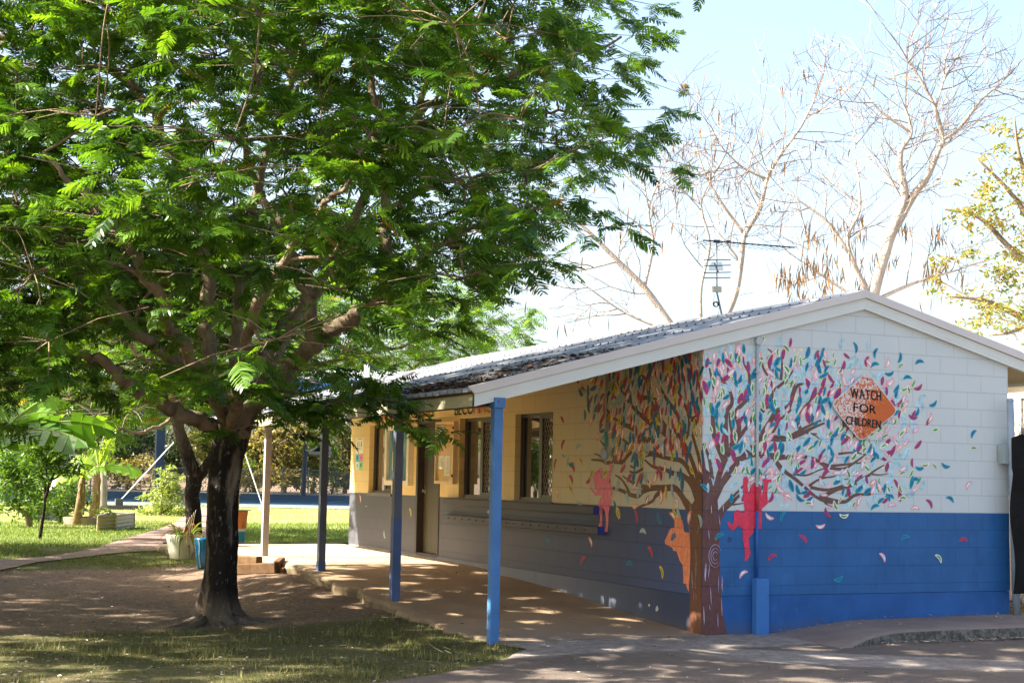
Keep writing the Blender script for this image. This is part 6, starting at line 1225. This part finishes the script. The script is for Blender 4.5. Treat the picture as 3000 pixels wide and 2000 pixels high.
def dfront(x, y):
    g_ = gmask(x, y); d = np.clip(g_*1.2-.1, 0, 1)*np.clip(vnoise(x, y, 2.1)*1.5-.35, .06, 1)*(x < dxl(y)-.02); d = np.where((x > -2.58) & (y > .15), 0, d)
    d = np.where((np.hypot(x+2.9, (y+.1)*.8) < .75), 1.*(x < dxl(y)-.01), d); return d
blades('grass', 120000, (-9.5, -2.2), (-3.2, 3.2), .018, .05, .006, dfront, (.05, .072, .018), (.18, .15, .075), 1)
blades('grass', 30000, (-9.5, -2.2), (-3.2, 3.2), .05, .11, .009, lambda x, y: dfront(x, y)*(vnoise(x, y, 6.3, 3) > .62), (.07, .12, .02), (.34, .29, .14), 11)
blades('grass', 60000, (-9, -2.5), (8.2, 12.5), .02, .05, .008, lambda x, y: gmask(x, y)*np.clip(vnoise(x, y, 1.7, 1)*1.6-.3, .1, 1)*((x < -2.6) | (y < 8.4)), (.07, .11, .02), (.18, .20, .06), 2)
def dlawn(x, y):
    d = np.stack([x-CAM[0], y-CAM[1]], -1); t = d@fl; l = d@rl; return 1.*(np.abs(l/t) < .37)*(t > 21)*(t < 56)*(1-1.*((x > -.2) & (y < 12.2)))*(~((y < 12.35) & (x > -5.3)))*np.clip(30/t, .3, 1)
def offpath(x, y):
    PL_ = [tuple(ong(*a)[:2]) for a, b in rows]; PR_ = [tuple(ong(*b)[:2]) for a, b in rows]; poly_ = PL_+PR_[::-1]; r_ = np.zeros(len(x), bool); j = len(poly_)-1
    for i in range(len(poly_)):
        xi, yi = poly_[i]; xj, yj = poly_[j]; c_ = ((yi > y) != (yj > y)) & (x < (xj-xi)*(y-yi)/(yj-yi+1e-12)+xi); r_ ^= c_; j = i
    return ~r_
dl_ = lambda x, y: dlawn(x, y)*offpath(x, y)*np.clip(vnoise(x, y, 1.1, 2)+.35, .2, 1)
blades('lawn_grass', 150000, (-12, 12), (10.5, 24), .03, .085, .014, dl_, (.07, .15, .02), (.22, .26, .07), 3)
blades('lawn_grass', 170000, (-10, 22), (23, 46), .03, .085, .016, dl_, (.20, .26, .07), (.42, .39, .18), 13)
def litter(name, pts, smin, smax, c0, c1, seed, kind='stuff'):
    rg_ = np.random.default_rng(seed); n = len(pts); tv = np.array([[0, 0, 0], [.5, .2, .05], [1, 0, 0], [.5, -.2, .04]]); tw_ = np.array([[0, .02, 0], [1, .03, .03], [1, -.03, .03], [0, -.02, 0]])
    D = np.stack([np.cos(a_ := rg_.uniform(0, 6.28, n)), np.sin(a_), rg_.normal(0, .08, n)], 1); t = rg_.random((n, 1))**1.5
    V, F_, C = place([(tv, np.array([[0, 1, 2, 3]])), (tw_, np.array([[0, 1, 2, 3]]))], np.array(pts), D, rg_.uniform(smin, smax, n), rg_.normal(0, .3, n), (np.array(c0)*(1-t)+np.array(c1)*t)*rg_.uniform(.7, 1.2, (n, 1)), rg_)
    return tag(npmesh(name, V, F_, M_litter, colv=C), kind=kind)
lm = NT('dry_leaf'); a = lm.n('ShaderNodeAttribute', attribute_name='Col').outputs['Color']; lm.bsdf(a, .85, .15); M_litter = lm.m
pts = []
while len(pts) < 7000:
    x, y = rng.uniform(-9, -2.3), rng.uniform(-3, 10)
    if x > dxl(min(y, .1))-.0 or (x > -2.62 and y > 0): continue
    pts.append((x, y, float(gz(x, y))+.010))
litter('fallen_leaves', pts, .014, .06, (.13, .085, .05), (.62, .56, .48), 4)
pts = []
while len(pts) < 900:
    x = rng.uniform(-4, 6); y = rng.uniform(-4.5, 0); 
    if x < dxl(y)+.05 or (x > .7 and y > -1.0): continue
    pts.append((x, y, float(gz(x, y))+.018))
for _ in range(2400):
    x = rng.uniform(1.3, 5.5)**1.0; y = -1.06-abs(rng.normal(0, .05))-.0; 
    if rng.random() < np.interp(x, [1.3, 2.6, 3.4], [.25, .6, 1]): pts.append((x, y, float(gz(x, y))+.02+rng.uniform(0, .015)))
for _ in range(260): x = rng.uniform(.9, 4.4); y = rng.uniform(-.95, -.02)*rng.random(); pts.append((x, y, float(fpz(x))*.7+kz(x)*.3+.03))
for _ in range(420): x = rng.uniform(-2.5, -.05); y = rng.uniform(0, 11); pts.append((x, y, float(slz(y))+.008))
litter('fallen_leaves', pts, .014, .06, (.10, .07, .05), (.60, .54, .45), 5)
pts = []
while len(pts) < 6500:
    y = rng.uniform(.1, 6.2); x = -2.62+abs(rng.normal(0, 1))*np.interp(y, [0, 1, 3, 6], [.25, .38, .5, .3]); c_ = vnoise(np.array(x*1.5), np.array(y), 3.1)
    if rng.random() > float(np.clip(c_*1.7-.3, .05, 1)) or x > -1: continue
    if rng.random() < .18: x = rng.uniform(-1.9, -.6); y = rng.uniform(.2, 2.8)
    pts.append((x, y, rz(x)-.03+rng.uniform(0, .035)))
litter('roof_leaf_litter', pts, .03, .12, (.075, .045, .03), (.26, .17, .11), 6)
# a broken palm stalk on the front grass
q = onz(1050*K, 1487*K, -.45); T = thing('broken_stalk', 'pale broken dry stalk lying on the grass near the front verandah post', 'stick', q); mb = MB()
G_ = cr(750, 1700, 750/2352)
for P in (((1570, 572), (1640, 615), (1725, 660)), ((1600, 570), (1690, 595), (1785, 630)), ((1660, 580), (1730, 578)), ((1740, 640), (1790, 665))): mb.tube([onz(*G_(*p), -.445) for p in P], [.009, .007, .004][:len(P)] if len(P) == 3 else [.006, .004], 5)
mbpart(mb, 'stalk', simple('dry_straw', (.48, .40, .26), .8), T)
# tidy: every part keeps its place
bpy.context.view_layer.update()
